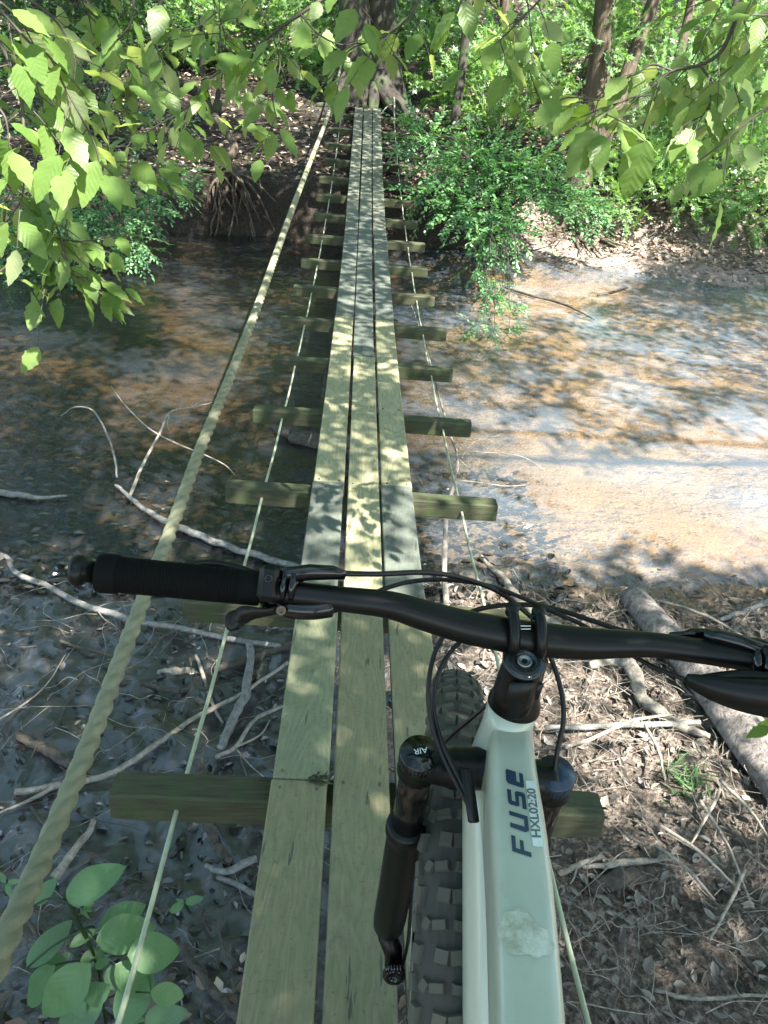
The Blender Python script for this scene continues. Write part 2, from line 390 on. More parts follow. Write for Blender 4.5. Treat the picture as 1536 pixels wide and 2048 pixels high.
def water():
    xs = np.linspace(-40, 40, 60); ys = np.linspace(2.2, 13, 20); X, Y = np.meshgrid(xs, ys); n, m = X.shape
    V = np.stack([X, Y, np.full_like(X, ZW)], -1).reshape(-1, 3); i = np.arange(n-1)[:, None]*m; j = np.arange(m-1)[None]
    mb = MB(); mb.add(V, np.stack([i+j, i+j+1, i+j+m+1, i+j+m], -1).reshape(-1, 4))
    m_, t, bs = mat('water'); t.nodes.remove(bs); v = coords(t)
    n1 = noise(t, coords(t, (1, 1.5, 1)), 5.5, 3, .45, .8); n2 = noise(t, coords(t, (1.2, 2.0, 1)), 16, 3, .55, .5); cal = noise(t, v, .7, 2)
    h = mth(t, 'ADD', n1, mth(t, 'MULTIPLY', n2, .35)); amp = ramp(t, cal, [(.35, (.15, .15, .15)), (.65, (1, 1, 1))])
    b = nd(t, 'Bump', Strength=.62, Distance=.05); t.links.new(mth(t, 'MULTIPLY', h, amp), b.inputs['Height'])
    tr = nd(t, 'BsdfTransparent'); tr.inputs[0].default_value = (.80, .77, .68, 1)
    df = nd(t, 'BsdfDiffuse'); silt_sheen = noise(t, coords(t, (1, 1.9, 1)), .75, 2, .4, .3)
    df.inputs[0].default_value = (.27, .34, .43, 1)  # bluish film: silt plus sky sheen put into the colour
    sxx = nd(t, 'SeparateXYZ'); t.links.new(v, sxx.inputs[0]); mr = nd(t, 'MapRange'); mr.inputs['From Min'].default_value = -.5; mr.inputs['From Max'].default_value = 2.2; mr.inputs['To Min'].default_value = .17; t.links.new(sxx.outputs[0], mr.inputs[0]); sx_ = mr.outputs[0]
    ms0 = nd(t, 'MixShader'); t.links.new(mth(t, 'MULTIPLY', mth(t, 'MULTIPLY', ramp(t, silt_sheen, [(.28, (.35, .35, .35)), (.72, (1, 1, 1))]), .26), sx_), ms0.inputs[0])
    t.links.new(tr.outputs[0], ms0.inputs[1]); t.links.new(df.outputs[0], ms0.inputs[2])
    gl = nd(t, 'BsdfGlossy'); gl.inputs['Roughness'].default_value = .06; t.links.new(b.outputs[0], gl.inputs['Normal'])
    fr = nd(t, 'Fresnel', IOR=1.55); t.links.new(b.outputs[0], fr.inputs['Normal'])
    ms = nd(t, 'MixShader'); t.links.new(fr.outputs[0], ms.inputs[0]); t.links.new(ms0.outputs[0], ms.inputs[1]); t.links.new(gl.outputs[0], ms.inputs[2])
    t.links.new(ms.outputs[0], t.nodes['Material Output'].inputs[0])
    tag(mb.build('water', m_), kind='structure')
water()

# ------------------------------------------------------------------ the footbridge
KN = np.array([0, 3.5, 7, 10.5, 14.]); ZK = np.array([-1.43, -1.816, -1.954, -1.833, -1.464])
def bz(Y):
    Y = np.asarray(Y, float); out = 0
    for i in range(5):
        l = 1
        for j in range(5):
            if j != i: l = l*(Y-KN[j])/(KN[i]-KN[j])
        out = out+ZK[i]*l
    return out
def bx(Y): return .051-.021*np.asarray(Y, float)
TW = -.022
BY = [.36, 1.219, 2.053, 2.95, 3.91, 4.799, 5.675, 6.551, 7.423, 8.307, 9.186, 10.06, 10.924, 11.812, 12.689, 13.574, 14.453]
HALF = [.614]*17
bridge = empty('footbridge', (0, 0, 0), 'narrow sagging footbridge of three long planks on wooden crossbeams over the creek', 'footbridge')
def plank(xo, y0, y1, m, seed, w=.069, dz=0, dx=0, split=0):
    ys = np.arange(y0+.002, y1-.002, .04); ys = np.append(ys, y1-.002); n = len(ys)
    th = .038; c = .004
    prof = np.array([[-w, -th], [-w, -c], [-w+c, 0], [0, .0006], [w-c, 0], [w, -c], [w, -th]]); k = len(prof)
    X = bx(ys)[:, None]+xo+dx+prof[None, :, 0]*(1+.012*fbm(ys[:, None]*3, prof[None, :, 0]*9, 2, seed))
    Z = bz(ys)[:, None]+dz+(xo+prof[None, :, 0])*TW+prof[None, :, 1]+.004*fbm(ys[:, None]*.8, ys[:, None]*0, 2, seed+9)
    V = np.stack([X, np.repeat(ys[:, None], k, 1), Z], -1).reshape(-1, 3)
    i = np.arange(n-1)[:, None]*k; j = np.arange(k)[None]; j2 = (j+1) % k
    F = np.stack([i+j, i+k+j, i+k+j2, i+j2], -1).reshape(-1, 4)
    mb = MB(); mb.add(V, [tuple(f) for f in F]+[tuple(range(k)), tuple(range((n-1)*k, n*k))[::-1]])
    return mb.build('plank', m, bridge, smooth=False)
J = {-1: [-.5, 1.221, 2.952, 5.68, 9.19, 14.75], 0: [-.5, 2.11, 4.80, 9.19, 14.75], 1: [-.5, 2.955, 5.66, 8.31, 14.76]}
MM = {-1: ['plank_olive', 'plank_green', 'plank_new', 'plank_far', 'plank_far'], 0: ['plank_olive', 'plank_new', 'plank_slate', 'plank_far'], 1: ['plank_green', 'plank_new', 'plank_slate', 'plank_far']}
J[-1].insert(2, 2.07); MM[-1] = ['plank_olive', 'plank_green', 'plank_slate', 'plank_new', 'plank_slate', 'plank_far']
J[1].insert(1, 2.04); MM[1] = ['plank_olive', 'plank_slate', 'plank_new', 'plank_slate', 'plank_far']
sd = 0
for sx in (-1, 0, 1):
    for k in range(len(J[sx])-1):
        sd += 1; plank(sx*.1535, J[sx][k], J[sx][k+1], MAT[MM[sx][k]], sd*13, dx=.003*((sd*7) % 3-1), dz=-.003*((sd*5) % 3))
def beam(Y, i):
    c = np.array([bx(Y), Y, float(bz(Y))-.047-.041]); sl = math.atan(float(bz(Y+.1)-bz(Y-.1))/.2)
    hl = .614+(.02*math.sin(i*2.3) if i > 4 else 0)
    n = 60; xs = np.linspace(-hl, hl, n)
    pr = np.array([[-.043, -.038], [-.043, .036], [-.037, .041], [.037, .041], [.043, .036], [.043, -.038], [.038, -.042], [-.038, -.042]]); k = 8
    er = 1+.05*fbm(xs[:, None]*9+i*5, np.arange(k)[None]*3., 3, i)
    e = np.ones(n); e[0] = e[-1] = .93
    yy = pr[None, :, 0]*er*e[:, None]; zz = pr[None, :, 1]*er*e[:, None]
    sk = .01*math.sin(i*1.7)
    V = np.stack([np.repeat(xs[:, None], k, 1), yy*cos(sl)-zz*sin(sl)+xs[:, None]*sk, yy*sin(sl)+zz*cos(sl)+xs[:, None]*TW], -1).reshape(-1, 3)+c
    q = np.arange(n-1)[:, None]*k; j = np.arange(k)[None]; j2 = (j+1) % k
    F = np.stack([q+j, q+j2, q+k+j2, q+k+j], -1).reshape(-1, 4)
    mb = MB(); mb.add(V, [tuple(f) for f in F]+[tuple(range(k))[::-1], tuple(range((n-1)*k, n*k))])
    b = mb.build('crossbeam', MAT['beam'], bridge, smooth=False)
    # cable holes
    for s in (-1, 1):
        hb = MB(); p = c+np.array([s*.455, -.0455, -.008+s*.455*TW]); tube(hb, [p, p+np.array([0, .006, 0])], .011, 10); hb.build('cable_hole', MAT['twig'], b)
for i, Y in enumerate(BY): beam(Y, i)
for s in (-1, 1):
    ys = np.concatenate([np.arange(-.6, 3.5, .006), np.arange(3.5, 15.2, .04)])
    p = np.stack([bx(ys)+s*(.452), ys, bz(ys)-.09+s*.455*TW+.012*np.sin((ys-.36)/.88*pi)**2*-1], -1)
    mb = MB(); tube(mb, p, .0058, 12, lobes=(6, .055, .16)); mb.build('side_cable', MAT['cable'], bridge)
# nails
mb = MB()
for sx in (-1, 0, 1):
    for Y in BY:
        for a in (-.045, .045):
            for dy in ((-.025, .025) if any(abs(Y-q) < .12 for q in J[sx]) else (0,)):
                x = float(bx(Y))+sx*.1535+a; z = float(bz(Y))+(sx*.1535+a)*TW-.0025; tube(mb, [(x, Y+dy, z-.01), (x, Y+dy, z+.0025)], .004, 6)
mb.build('nail_heads', MAT['steel'], bridge)['kind'] = 'stuff'
# splinter at the broken plank end
mb = MB()
for k in range(14):
    x = float(bx(1.22))-.1535+.02+.045*random.random(); y = 1.222+random.uniform(-.01, .012); z = float(bz(1.22))+.001
    tube(mb, spl([(x, y, z), (x+random.uniform(.005, .02), y+random.uniform(-.012, .012), z+random.uniform(.002, .007)), (x+random.uniform(.02, .035), y+random.uniform(-.015, .02), z+random.uniform(0, .006))], 3), [.0018]*6+[.0006], 5)
mb.build('split_end', MAT['bark_dark'], bridge)

# ------------------------------------------------------------------ hand rope
rp = [P(-150, 2130, .72), P(-40, 1990, .80), P(20, 1860, .88), P(100, 1680, 1.03), P(185, 1470, 1.22), P(245, 1310, 1.39), P(300, 1165, 1.57), P(342, 1060, 1.74), P(400, 900, 2.03), P(462, 750, 2.42), P(520, 600, 2.98), P(575, 445, 3.85), P(620, 325, 5.0), P(652, 242, 6.5), P(668, 190, 8.4), P(680, 140, 11.2), P(688, 105, 13.3)]
p = spl(rp, 90); L = np.concatenate([[0], np.cumsum(np.linalg.norm(np.diff(p, axis=0), axis=1))])
s = np.concatenate([np.arange(0, 4.2, .0055), np.arange(4.2, L[-1], .02)]); p = np.stack([np.interp(s, L, p[:, k]) for k in range(3)], -1)
mb = MB(); tube(mb, p, .0145, 24, lobes=(3, .12, .34)); o = mb.build('hand_rope', MAT['rope'])
tag(o, 'thick three-strand manila rope strung along the left side of the footbridge', 'rope')
exec_after = []

# ------------------------------------------------------------------ the bicycle
MAT['black'] = simple('matt black alloy', (.0028, .0034, .0032), .36, 0, 60, .2, spec=.22)
MAT['black_gloss'] = simple('gloss black', (.0025, .003, .0035), .14, 0, spec=.4)
MAT['rubber'] = simple('black rubber grip', (.0025, .003, .0026), .8, 0, 40, .3, spec=.1)
MAT['tyre'] = simple('dusty tyre rubber', (.070, .070, .052), .85, 0, 25, .45, .3, 300, .0008)
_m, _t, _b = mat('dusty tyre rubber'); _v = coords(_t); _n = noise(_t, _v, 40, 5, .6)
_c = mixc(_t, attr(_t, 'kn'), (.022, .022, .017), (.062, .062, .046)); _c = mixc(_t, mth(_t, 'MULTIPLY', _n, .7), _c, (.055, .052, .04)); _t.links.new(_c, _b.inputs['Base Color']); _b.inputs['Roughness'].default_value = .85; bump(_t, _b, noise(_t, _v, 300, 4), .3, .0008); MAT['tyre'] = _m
MAT['hose'] = simple('black cable housing', (.006, .006, .006), .4, spec=.3)
MAT['rim'] = simple('dull rim metal', (.10, .11, .11), .35, .6, 20, .2)
MAT['dark_bronze'] = simple('dark fork tube', (.005, .0045, .004), .15, .1, 60, .25)
MAT['blue_knob'] = simple('dark blue knob', (.006, .022, .05), .3, .2)
MAT['white_mark'] = simple('white print', (.55, .56, .54), .5)
def frame_paint():
    m, t, b = mat('pale grey-green frame paint'); v = coords(t); n = noise(t, v, 14, 6, .6); n2 = noise(t, v, 70, 4)
    c = mixc(t, n, (.27, .30, .235), (.36, .39, .31)); c = mixc(t, mth(t, 'MULTIPLY', ramp(t, n2, [(.6, (0, 0, 0)), (.75, (1, 1, 1))]), .3), c, (.25, .25, .19))
    t.links.new(c, b.inputs['Base Color']); b.inputs['Roughness'].default_value = .34; b.inputs['Coat Weight'].default_value = .6; b.inputs['Coat Roughness'].default_value = .12
    bump(t, b, noise(t, v, 9, 3), .12, .01); return m
MAT['paint'] = frame_paint()
MAT['navy'] = simple('dark blue lettering', (.012, .03, .055), .4, coat=.3)
MAT['sticker'] = simple('white registration sticker', (.55, .60, .54), .35, coat=.3)
MAT['sticker_ink'] = simple('grey sticker print', (.10, .12, .10), .5)
def mottled():
    m, t, b = mat('lifted clear film patch'); v = coords(t); n = noise(t, v, 90, 6, .7); n2 = noise(t, v, 30, 4)
    c = ramp(t, mth(t, 'ADD', mth(t, 'MULTIPLY', n, .6), mth(t, 'MULTIPLY', n2, .4)), [(.38, (.25, .26, .18)), (.6, (.47, .49, .40))])
    t.links.new(c, b.inputs['Base Color']); b.inputs['Roughness'].default_value = .5; bump(t, b, n, .5, .002); return m
MAT['film'] = mottled()

bike = empty('mountain_bike', PZ(900, 1500, -1.45), 'pale grey-green mountain bike with black handlebar wheeled onto the footbridge', 'bicycle')
bpy.context.view_layer.update()
def bp(mb, name, m, parent=None, smooth=True):
    o = mb.build(name, m, parent or bike, smooth)
    if parent is None or parent is bike: o.matrix_parent_inverse = mathutils.Matrix.Translation(-bike.location)
    return o
def disc(mb, c, ax, prof, n=32):
    """lathe: prof = [(radius, height along axis)]"""
    ax = nrm(ax); a = nrm(np.cross(ax, [.3, .5, .81])); b = np.cross(ax, a); th = np.linspace(0, 2*pi, n, endpoint=False)
    V = []; 
    for r, h in prof: V.append(np.asarray(c)+ax*h+r*(np.cos(th)[:, None]*a+np.sin(th)[:, None]*b))
    V = np.vstack(V); k = len(prof); i = np.arange(k-1)[:, None]*n; j = np.arange(n)[None]; j2 = (j+1) % n
    F = np.stack([i+j, i+j2, i+n+j2, i+n+j], -1).reshape(-1, 4)
    mb.add(V, [tuple(f) for f in F]+[tuple(range(n))[::-1], tuple(range((k-1)*n, k*n))]); return mb
# handlebar
bar_px = [(505, 1178, .668, .0111), (590, 1188, .668, .0111), (690, 1199, .67, .0112), (779, 1210, .672, .0123), (847, 1230, .676, .0137), (916, 1250, .682, .0148), (984, 1264, .686, .0157), (1048, 1275, .69, .0159),
          (1160, 1286, .69, .0149), (1240, 1288, .687, .0127), (1307, 1290, .683, .0114), (1405, 1303, .678, .0111), (1530, 1323, .672, .0111), (1640, 1340, .667, .0111)]
b_ = np.array([np.append(P(a, b, c), r) for a, b, c, r in bar_px]); q = spl(b_, 8)
mb = MB(); tube(mb, q[:, :3], q[:, 3], 32); handlebar = bp(mb, 'handlebar', MAT['black'])
# grips (ribbed) with flange, lock ring and end plug
def grip(pa, pb, plug=True):
    pa, pb = np.asarray(pa), np.asarray(pb); L = np.linalg.norm(pb-pa); ax = (pb-pa)/L
    mb = MB(); n = int((L-.035)/.0022); pr = [(.0125, .0), (.0165, .0005), (.0172, .004), (.0172, .014), (.0168, .017)]
    for k in range(n):
        h = .018+k*.0022; pr += [(.0150, h), (.0157, h+.0004), (.0157, h+.0012), (.0150, h+.0016)]
    e = .018+n*.0022
    pr += [(.0155, e), (.0155, L-.002), (.0148, L), (.0115, L)]
    disc(mb, pa, ax, pr, 40); g = bp(mb, 'grip', MAT['rubber'])
    mb = MB(); disc(mb, pa-ax*.020, ax, [(.004, -.002), (.0115, -.002), (.0135, .001), (.0135, .006), (.0118, .009), (.0095, .010), (.0095, .020)], 32)
    o = mb.build('end_plug', MAT['black'], g); return g
gl = grip(P(196, 1145, .657), P(520, 1177, .668)); gr_ = grip(P(1940, 1388, .655), P(1622, 1340, .668))
# clamp blocks, lever bodies
AX = nrm(P(590, 1188, .668)-P(505, 1178, .668))
def lever_set(cx, cy, d, s, AX):
    """s=+1 left hand side: inner direction is +AX"""
    toward = -nrm(P(cx, cy, d)); upv = nrm(np.cross(AX*s, toward)); upv = upv if upv@UP > 0 else -upv
    c0 = P(cx, cy, d)
    mb = MB(); box(mb, c0+toward*.002, [AX, upv, toward], (.0085, .0155, .0150), .004)
    lv = bp(mb, 'brake_lever', MAT['black'], smooth=False)
    A = lambda a, u, t: c0+AX*s*a+upv*u+toward*t
    mb = MB(); tube(mb, [A(.010, .008, .004), A(.016, .009, .004), A(.035, .0135, .002), A(.055, .0155, .0), A(.066, .0145, -.002)], [.0066, .0074, .0078, .0068, .0045], 16, ell=.8)
    tube(mb, [A(.013, -.001, .002), A(.016, -.001, .002)], .0142, 24); tube(mb, [A(.020, .0, .002), A(.0235, .0, .002)], .0135, 24)
    mb.build('reservoir', MAT['black_gloss'], lv)
    mb = MB(); tube(mb, spl([A(.03, .006, -.012), A(.0, .004, -.020), A(-.03, .010, -.022), A(-.055, .011, -.022), A(-.075, .006, -.020)], 6), [.0045]*8+[.0038]*8+[.0036]*9, 10)
    mb.build('lever_blade', MAT['black'], lv)
    mb = MB(); disc(mb, A(0, .004, .0165), toward, [(.0026, 0), (.0036, 0), (.0036, .002), (.0022, .002), (.0020, .0004)], 16); mb.build('bolt', MAT['black_gloss'], lv)
    return lv
lvl = lever_set(536, 1166, .664, 1, AX)
AXR = nrm(P(1530, 1323, .672)-P(1405, 1303, .678)); lvr = lever_set(1560, 1330, .667, -1, AXR)
# left shifter below the bar
mb = MB()
tube(mb, spl([P(548, 1206, .668), P(580, 1219, .665), P(625, 1222, .664), P(662, 1217, .666), P(674, 1214, .668)], 5), [.006]*4+[.0085]*12+[.005]*5, 16, ell=.8)
box(mb, P(545, 1200, .670), [AX, UP, FW], (.010, .010, .008), .003)
sh = bp(mb, 'shifter', MAT['black_gloss'])
mb = MB(); tube(mb, spl([P(556, 1220, .660), P(530, 1225, .655), P(502, 1227, .650), P(482, 1232, .648), P(470, 1243, .646), P(476, 1256, .646)], 5), [.0045]*6+[.005, .0055, .006, .0068, .0075, .0085, .009, .0095, .0095, .009, .0085, .0095, .011, .0115, .0118, .0115, .011, .0105, .0095, .007][:20], 14, ell=.45)
mb.build('thumb_lever', MAT['black'], sh)
mb = MB(); disc(mb, P(562, 1221, .656), -nrm(P(562, 1221, .656)), [(.0016, 0), (.0044, 0), (.0044, .002), (.0020, .002), (.0018, .001)], 20); mb.build('bolt', MAT['steel'], sh)
# right lever mass hanging under the bar
mb = MB()
tube(mb, spl([P(1372, 1358, .66), P(1400, 1368, .655), P(1440, 1380, .65), P(1500, 1392, .645), P(1580, 1400, .64)], 5), np.linspace(.0055, .021, 21)**1.0, 16, ell=.7)
tube(mb, spl([P(1400, 1362, .66), P(1480, 1352, .655), P(1560, 1358, .65)], 6), .0055, 12)
box(mb, P(1536, 1345, .664), [AXR, UP, FW], (.007, .024, .01), .003)
bp(mb, 'shifter', MAT['black'])
mb = MB(); tube(mb, spl([P(1340, 1272, .69), P(1400, 1268, .692), P(1460, 1276, .69), P(1536, 1297, .682), P(1600, 1316, .68)], 6), [.004]*4+[.006]*12+[.0075]*9, 14, ell=.8); mb.build('reservoir', MAT['black_gloss'], lvr)

# steering axis, stem, headset
SA0 = P(1048, 1318, .705); CR = P(975, 1535, .765); SAX = nrm(SA0-CR)
HT0 = P(1029, 1404, .752)
mb = MB()
f1 = P(1048, 1275, .69)
for px in (1022, 1074):
    c = P(px, 1262+(px-1022)*.1, .688); tube(mb, spl([c+UP*.021-FW*.0, c+UP*.013-FW*.016, c-FW*.0205, c-UP*.012-FW*.017, c-UP*.019-FW*.004], 4), .0052, 12)
    tube(mb, [c+UP*.017-FW*.004, c+UP*.023-FW*.010], .0062, 12)
box(mb, P(1048, 1290, .695), [RT, UP, FW], (.0175, .012, .012), .005)
tube(mb, [P(1047, 1290, .70), P(1046, 1325, .712)], [.018, .0195], 24)
top = P(1048, 1326, .670); CAX = nrm(SAX-.55*nrm(top))
tube(mb, [top-CAX*.001, top-CAX*.004, top-CAX*.012, top-SAX*.030, top-SAX*.048], [.0170, .0176, .0185, .0190, .0182], 32)
box(mb, top-SAX*.030+RT*.018-FW*.004, [RT, SAX, FW], (.004, .010, .006), .002); box(mb, top-SAX*.028-FW*.018, [RT, SAX, FW], (.011, .012, .004), .002)
stem = bp(mb, 'stem', MAT['black'])
mb = MB(); disc(mb, top-CAX*.002, CAX, [(.0182, 0), (.0182, .003), (.0172, .0045), (.0085, .005), (.0080, .0035), (.0062, .0035), (.0060, .0045), (.0030, .0045), (.0028, .002)], 40); mb.build('top_cap', simple('polished dark cap', (.035, .038, .042), .16, .7), stem)
mb = MB(); disc(mb, top+CAX*.0015, CAX, [(.0066, 0), (.0066, .0022), (.0052, .0026), (.0046, .0012), (.0024, .0010)], 32); mb.build('cap_bolt', simple('cap bolt', (.16, .17, .17), .3, .7), stem)
for px in (1027, 1068):
    mb = MB(); c = P(px, 1239, .676); disc(mb, c, nrm(UP*.6-FW*.8), [(.0012, 0), (.0034, 0), (.0034, .003), (.0020, .003), (.0018, .001)], 14); mb.build('bolt', MAT['black_gloss'], stem)
def textmesh(name, s, size, m, parent, org, xd, yd, bold=0, sx=1.0, shear=0):
    cu = bpy.data.curves.new(name, 'FONT'); cu.body = s; cu.size = size; cu.offset = bold; cu.shear = shear; cu.align_x = 'CENTER'; cu.align_y = 'CENTER'
    o = bpy.data.objects.new(name, cu); S.collection.objects.link(o); dg = bpy.context.evaluated_depsgraph_get(); dg.update()
    me = bpy.data.meshes.new_from_object(o.evaluated_get(dg)); bpy.data.objects.remove(o)
    V = np.array([v.co[:] for v in me.vertices]); F = [tuple(p.vertices) for p in me.polygons]
    f = org if callable(org) else (lambda x, y: np.asarray(org)+nrm(xd)*x+nrm(yd)*y)
    mb = MB(); mb.add(np.array([f(x*sx, y) for x, y, z in V]), F); return mb.build(name, m, parent, smooth=False)
for k_ in (1252, 1258): mb = MB(); box(mb, P(1049, k_, .6715), [RT, UP, FW], (.0055, .0004, .0003), .0001); mb.build('print_line', MAT['white_mark'], stem)
mb = MB(); disc(mb, HT0-SAX*.004, SAX, [(.0262, 0), (.0262, .004), (.0245, .010), (.0205, .020), (.0195, .030), (.0185, .032), (.0185, .042), (.0180, .043), (.0180, .06)], 48); bp(mb, 'headset', MAT['black'])
# frame: top tube as a rounded loft
st = [(1024, 1412, .762, .0235, .034), (1024, 1440, .752, .0240, .040), (1026, 1490, .722, .0250, .046), (1031, 1560, .690, .0262, .040), (1039, 1640, .655, .0266, .031), (1049, 1760, .612, .0265, .027), (1058, 1900, .568, .0262, .025), (1066, 2048, .530, .0258, .024), (1069, 2250, .483, .0235, .023), (1078, 2520, .425, .021, .021), (1086, 2900, .36, .018, .019)]
A = np.array([np.append(P(a, b, c), (w_, h_)) for a, b, c, w_, h_ in st]); A = spl(A, 8)
C = A[:, :3]; T = nrm(np.gradient(C, axis=0)); SD = nrm(RT-T*(T@RT)[:, None]); NU = nrm(np.cross(SD, T)); NU = NU*np.sign(NU@(-FW))[:, None]
# shape: flat crowned top, chamfered left facet
def sec(k, u):   # superellipse
    w_, h_ = A[k, 3], A[k, 4]; e = .42
    c, s_ = np.cos(u), np.sin(u)
    return np.sign(c)*np.abs(c)**e*w_, np.sign(s_)*np.abs(s_)**e*h_
th = np.linspace(0, 2*pi, 48, endpoint=False); V = []
for k in range(len(C)):
    x, y = sec(k, th); x = x*(1+.12*np.clip(-y/A[k, 4], -1, 1)*(1)); V.append(C[k]-NU[k]*A[k, 4]+x[:, None]*SD[k]+y[:, None]*NU[k])
n = 48; V = np.vstack(V); i = np.arange(len(C)-1)[:, None]*n; j = np.arange(n)[None]; j2 = (j+1) % n
mb = MB(); mb.add(V, [tuple(f) for f in np.stack([i+j, i+n+j, i+n+j2, i+j2], -1).reshape(-1, 4)]+[tuple(range(n))])
# head tube, down tube and a stub of the seat tube
tube(mb, [HT0-SAX*.004, HT0-SAX*.03, HT0-SAX*.07, HT0-SAX*.105], [.0255, .0245, .0265, .0285], 40)
dt0 = HT0-SAX*.075; bb = P(1010, 2900, .62)+(-UP)*.12
tube(mb, spl([dt0+FW*.004, dt0+(bb-dt0)*.1-UP*.006, dt0+(bb-dt0)*.5-UP*.01, bb], 8), [.030]*6+[.034]*12+[.030]*7, 28)
frame = bp(mb, 'frame', MAT['paint'])
sol = None
def on_top(px, py, off=.0007):
    """the point of the top tube's upper face seen at this pixel of the photograph"""
    r = ray(px, py); best = None
    for k in range(len(C)-1):
        den = r@NU[k]
        p = r*((C[k]@NU[k])/den); t_ = (p-C[k])@T[k]; L_ = np.linalg.norm(C[k+1]-C[k])
        if -1e-4 <= t_ <= L_*1.05 or best is None: best = (p, k)
        if 0 <= t_ <= L_: break
    p, k = best; p = p+NU[k]*off; return p, k
# lettering along the tube: u runs up the tube, v across
p0, k0 = on_top(1045, 1622); u_dir = -T[k0]; v_dir = -SD[k0]; nu0 = NU[k0]
def place(u, v, off=.0008):      # metres along and across from the anchor, laid onto the tube's face
    q = p0+u_dir*u+v_dir*v
    k = int(np.argmin(np.linalg.norm(C-q, axis=1))); q = q-NU[k]*((q-C[k])@NU[k])+NU[k]*off
    return q
GL = {'F': [[(0, 0), (.22, 0), (.30, .36), (.74, .36), (.79, .56), (.34, .56), (.39, .78), (.95, .78), (1.0, 1), (.24, 1)]],
      'U': [[(0, .2), (.08, 0), (.80, 0), (1.04, 1), (.82, 1), (.63, .22), (.27, .22), (.45, 1), (.22, 1)]],
      'S': [[(-.02, 0), (.78, 0), (.90, .10), (.97, .46), (.90, .58), (.38, .58), (.43, .78), (1.02, .78), (1.07, 1), (.33, 1), (.22, .90), (.13, .48), (.20, .38), (.70, .38), (.66, .22), (.03, .22)]],
      'E': [[(.08, 0), (.80, 0), (.86, .22), (.30, .22), (.34, .40), (.90, .40), (1.02, .90), (.96, 1), (.36, 1), (.22, .90), (0, .10)]]}
mb = MB(); u = -.043
x_px = 0
LW, LH = .0192, .0155
for ch in 'FUSE':
    for poly in GL[ch]:
        uu = [(u+a*LW, (.0040+(b-.5)*LH)) for a, b in poly]
        # strips: triangulate with fine sampling of the outline so that it lies on the crowned face
        V = [place(a, b) for a, b in uu]; mb.add(V, [tuple(range(len(V)))])
    u += .0222
o = mb.build('lettering', MAT['navy'], frame, smooth=False)
mb = MB(); g = [(a, b) for a in np.linspace(-.033, .032, 12) for b in (-.0142, -.0055)]
mb.add([place(a, b-.0002, .0005) for a, b in g], [(2*i_, 2*i_+1, 2*i_+3, 2*i_+2) for i_ in range(11)]); mb.build('sticker', MAT['sticker'], frame, smooth=False)
textmesh('sticker_print', 'HXL02:20', .0104, MAT['sticker_ink'], frame, lambda x, y: place(x-.001, y-.0098, .0010), None, None, .00028, 1.14)
# mottled film patch
mb = MB(); out = []; pc, kc = on_top(1052, 1872)
for a in np.linspace(0, 2*pi, 40, endpoint=False):
    rr = 1+.16*sin(3*a+1)+.08*sin(7*a)+.05*sin(11*a+2)
    out.append(on_top(1050+cos(a)*54*(1+(rr-1)*.5), 1872+sin(a)*44*rr+cos(a)*18, .0006)[0])
c0 = np.mean(out, axis=0); mb.add([c0]+out, [(0, 1+i_, 1+(i_+1) % 40) for i_ in range(40)]); mb.build('film_patch', MAT['film'], frame, smooth=False)
# cable port
mb = MB(); c = P(940, 1590, .705); box(mb, c, [nrm(P(948, 1640, .70)-P(934, 1540, .715)), nrm(-FW+UP*.3-RT*.8), RT], (.024, .003, .0045), .002)
mb.build('cable_port', MAT['black'], frame)

# wheel
WC = P(768+.084/1.0755*FPX, 1870, 1.0755); WN = nrm(RT*1-FW*.085-UP*.05)
e1 = nrm(np.cross(WN, FW)); e2 = np.cross(WN, e1)
R0 = .356; RX = .036
def wp(phi, psi, r):    # torus point: around the wheel phi, around the tyre psi (0 = outermost)
    rad = e1*cos(phi)+e2*sin(phi); return WC+rad*(R0-.03+r*cos(psi)) + WN*(r*sin(psi))
tyre = MB(); nph, nps = 180, 20; V = []
ps = np.linspace(-2.3, 2.3, nps)
for a in np.linspace(0, 2*pi, nph, endpoint=False):
    for s_ in ps: V.append(wp(a, s_, RX))
i = np.arange(nph)[:, None]*nps; i2 = ((np.arange(nph)+1) % nph)[:, None]*nps; j = np.arange(nps-1)[None]
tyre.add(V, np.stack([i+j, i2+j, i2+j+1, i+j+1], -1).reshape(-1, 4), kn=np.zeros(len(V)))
kn = tyre
def knob(phi, psi, la, lb, h, tw=0):
    la, lb = la*1.22, lb*1.22
    rad = e1*cos(phi)+e2*sin(phi); tan = -e1*sin(phi)+e2*cos(phi); nn = rad*cos(psi)+WN*sin(psi); bb_ = np.cross(tan, nn)
    c = WC+rad*(R0-.03)+nn*(RX+h*.35); ta = tan*cos(tw)+bb_*sin(tw); tb = np.cross(nn, ta)
    s8 = []; 
    for sz, f in ((-1, 1.12), (1, .86)):
        for a, b in ((-1, -1), (1, -1), (1, 1), (-1, 1)): s8.append(c+ta*a*la*f+tb*b*lb*f+nn*sz*h*.95)
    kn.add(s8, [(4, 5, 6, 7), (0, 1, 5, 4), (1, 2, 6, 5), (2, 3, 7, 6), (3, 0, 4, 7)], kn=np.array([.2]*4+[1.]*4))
nk = 84
for k in range(nk):
    a = 2*pi*k/nk
    if k % 2: 
        knob(a, -.20, .0058, .0062, .0042, .15); knob(a, .20, .0058, .0062, .0042, -.15)
        knob(a, -.98, .0078, .0048, .0046, .25); knob(a, .98, .0078, .0048, .0046, -.25)
    else:
        knob(a, -.30, .0040, .0066, .0042, -.1); knob(a, .30, .0040, .0066, .0042, .1)
        knob(a, -.66, .0050, .0040, .0036, .6); knob(a, .66, .0050, .0040, .0036, -.6)
        knob(a, -1.12, .0070, .0040, .0042, -.1); knob(a, 1.12, .0070, .0040, .0042, .1)
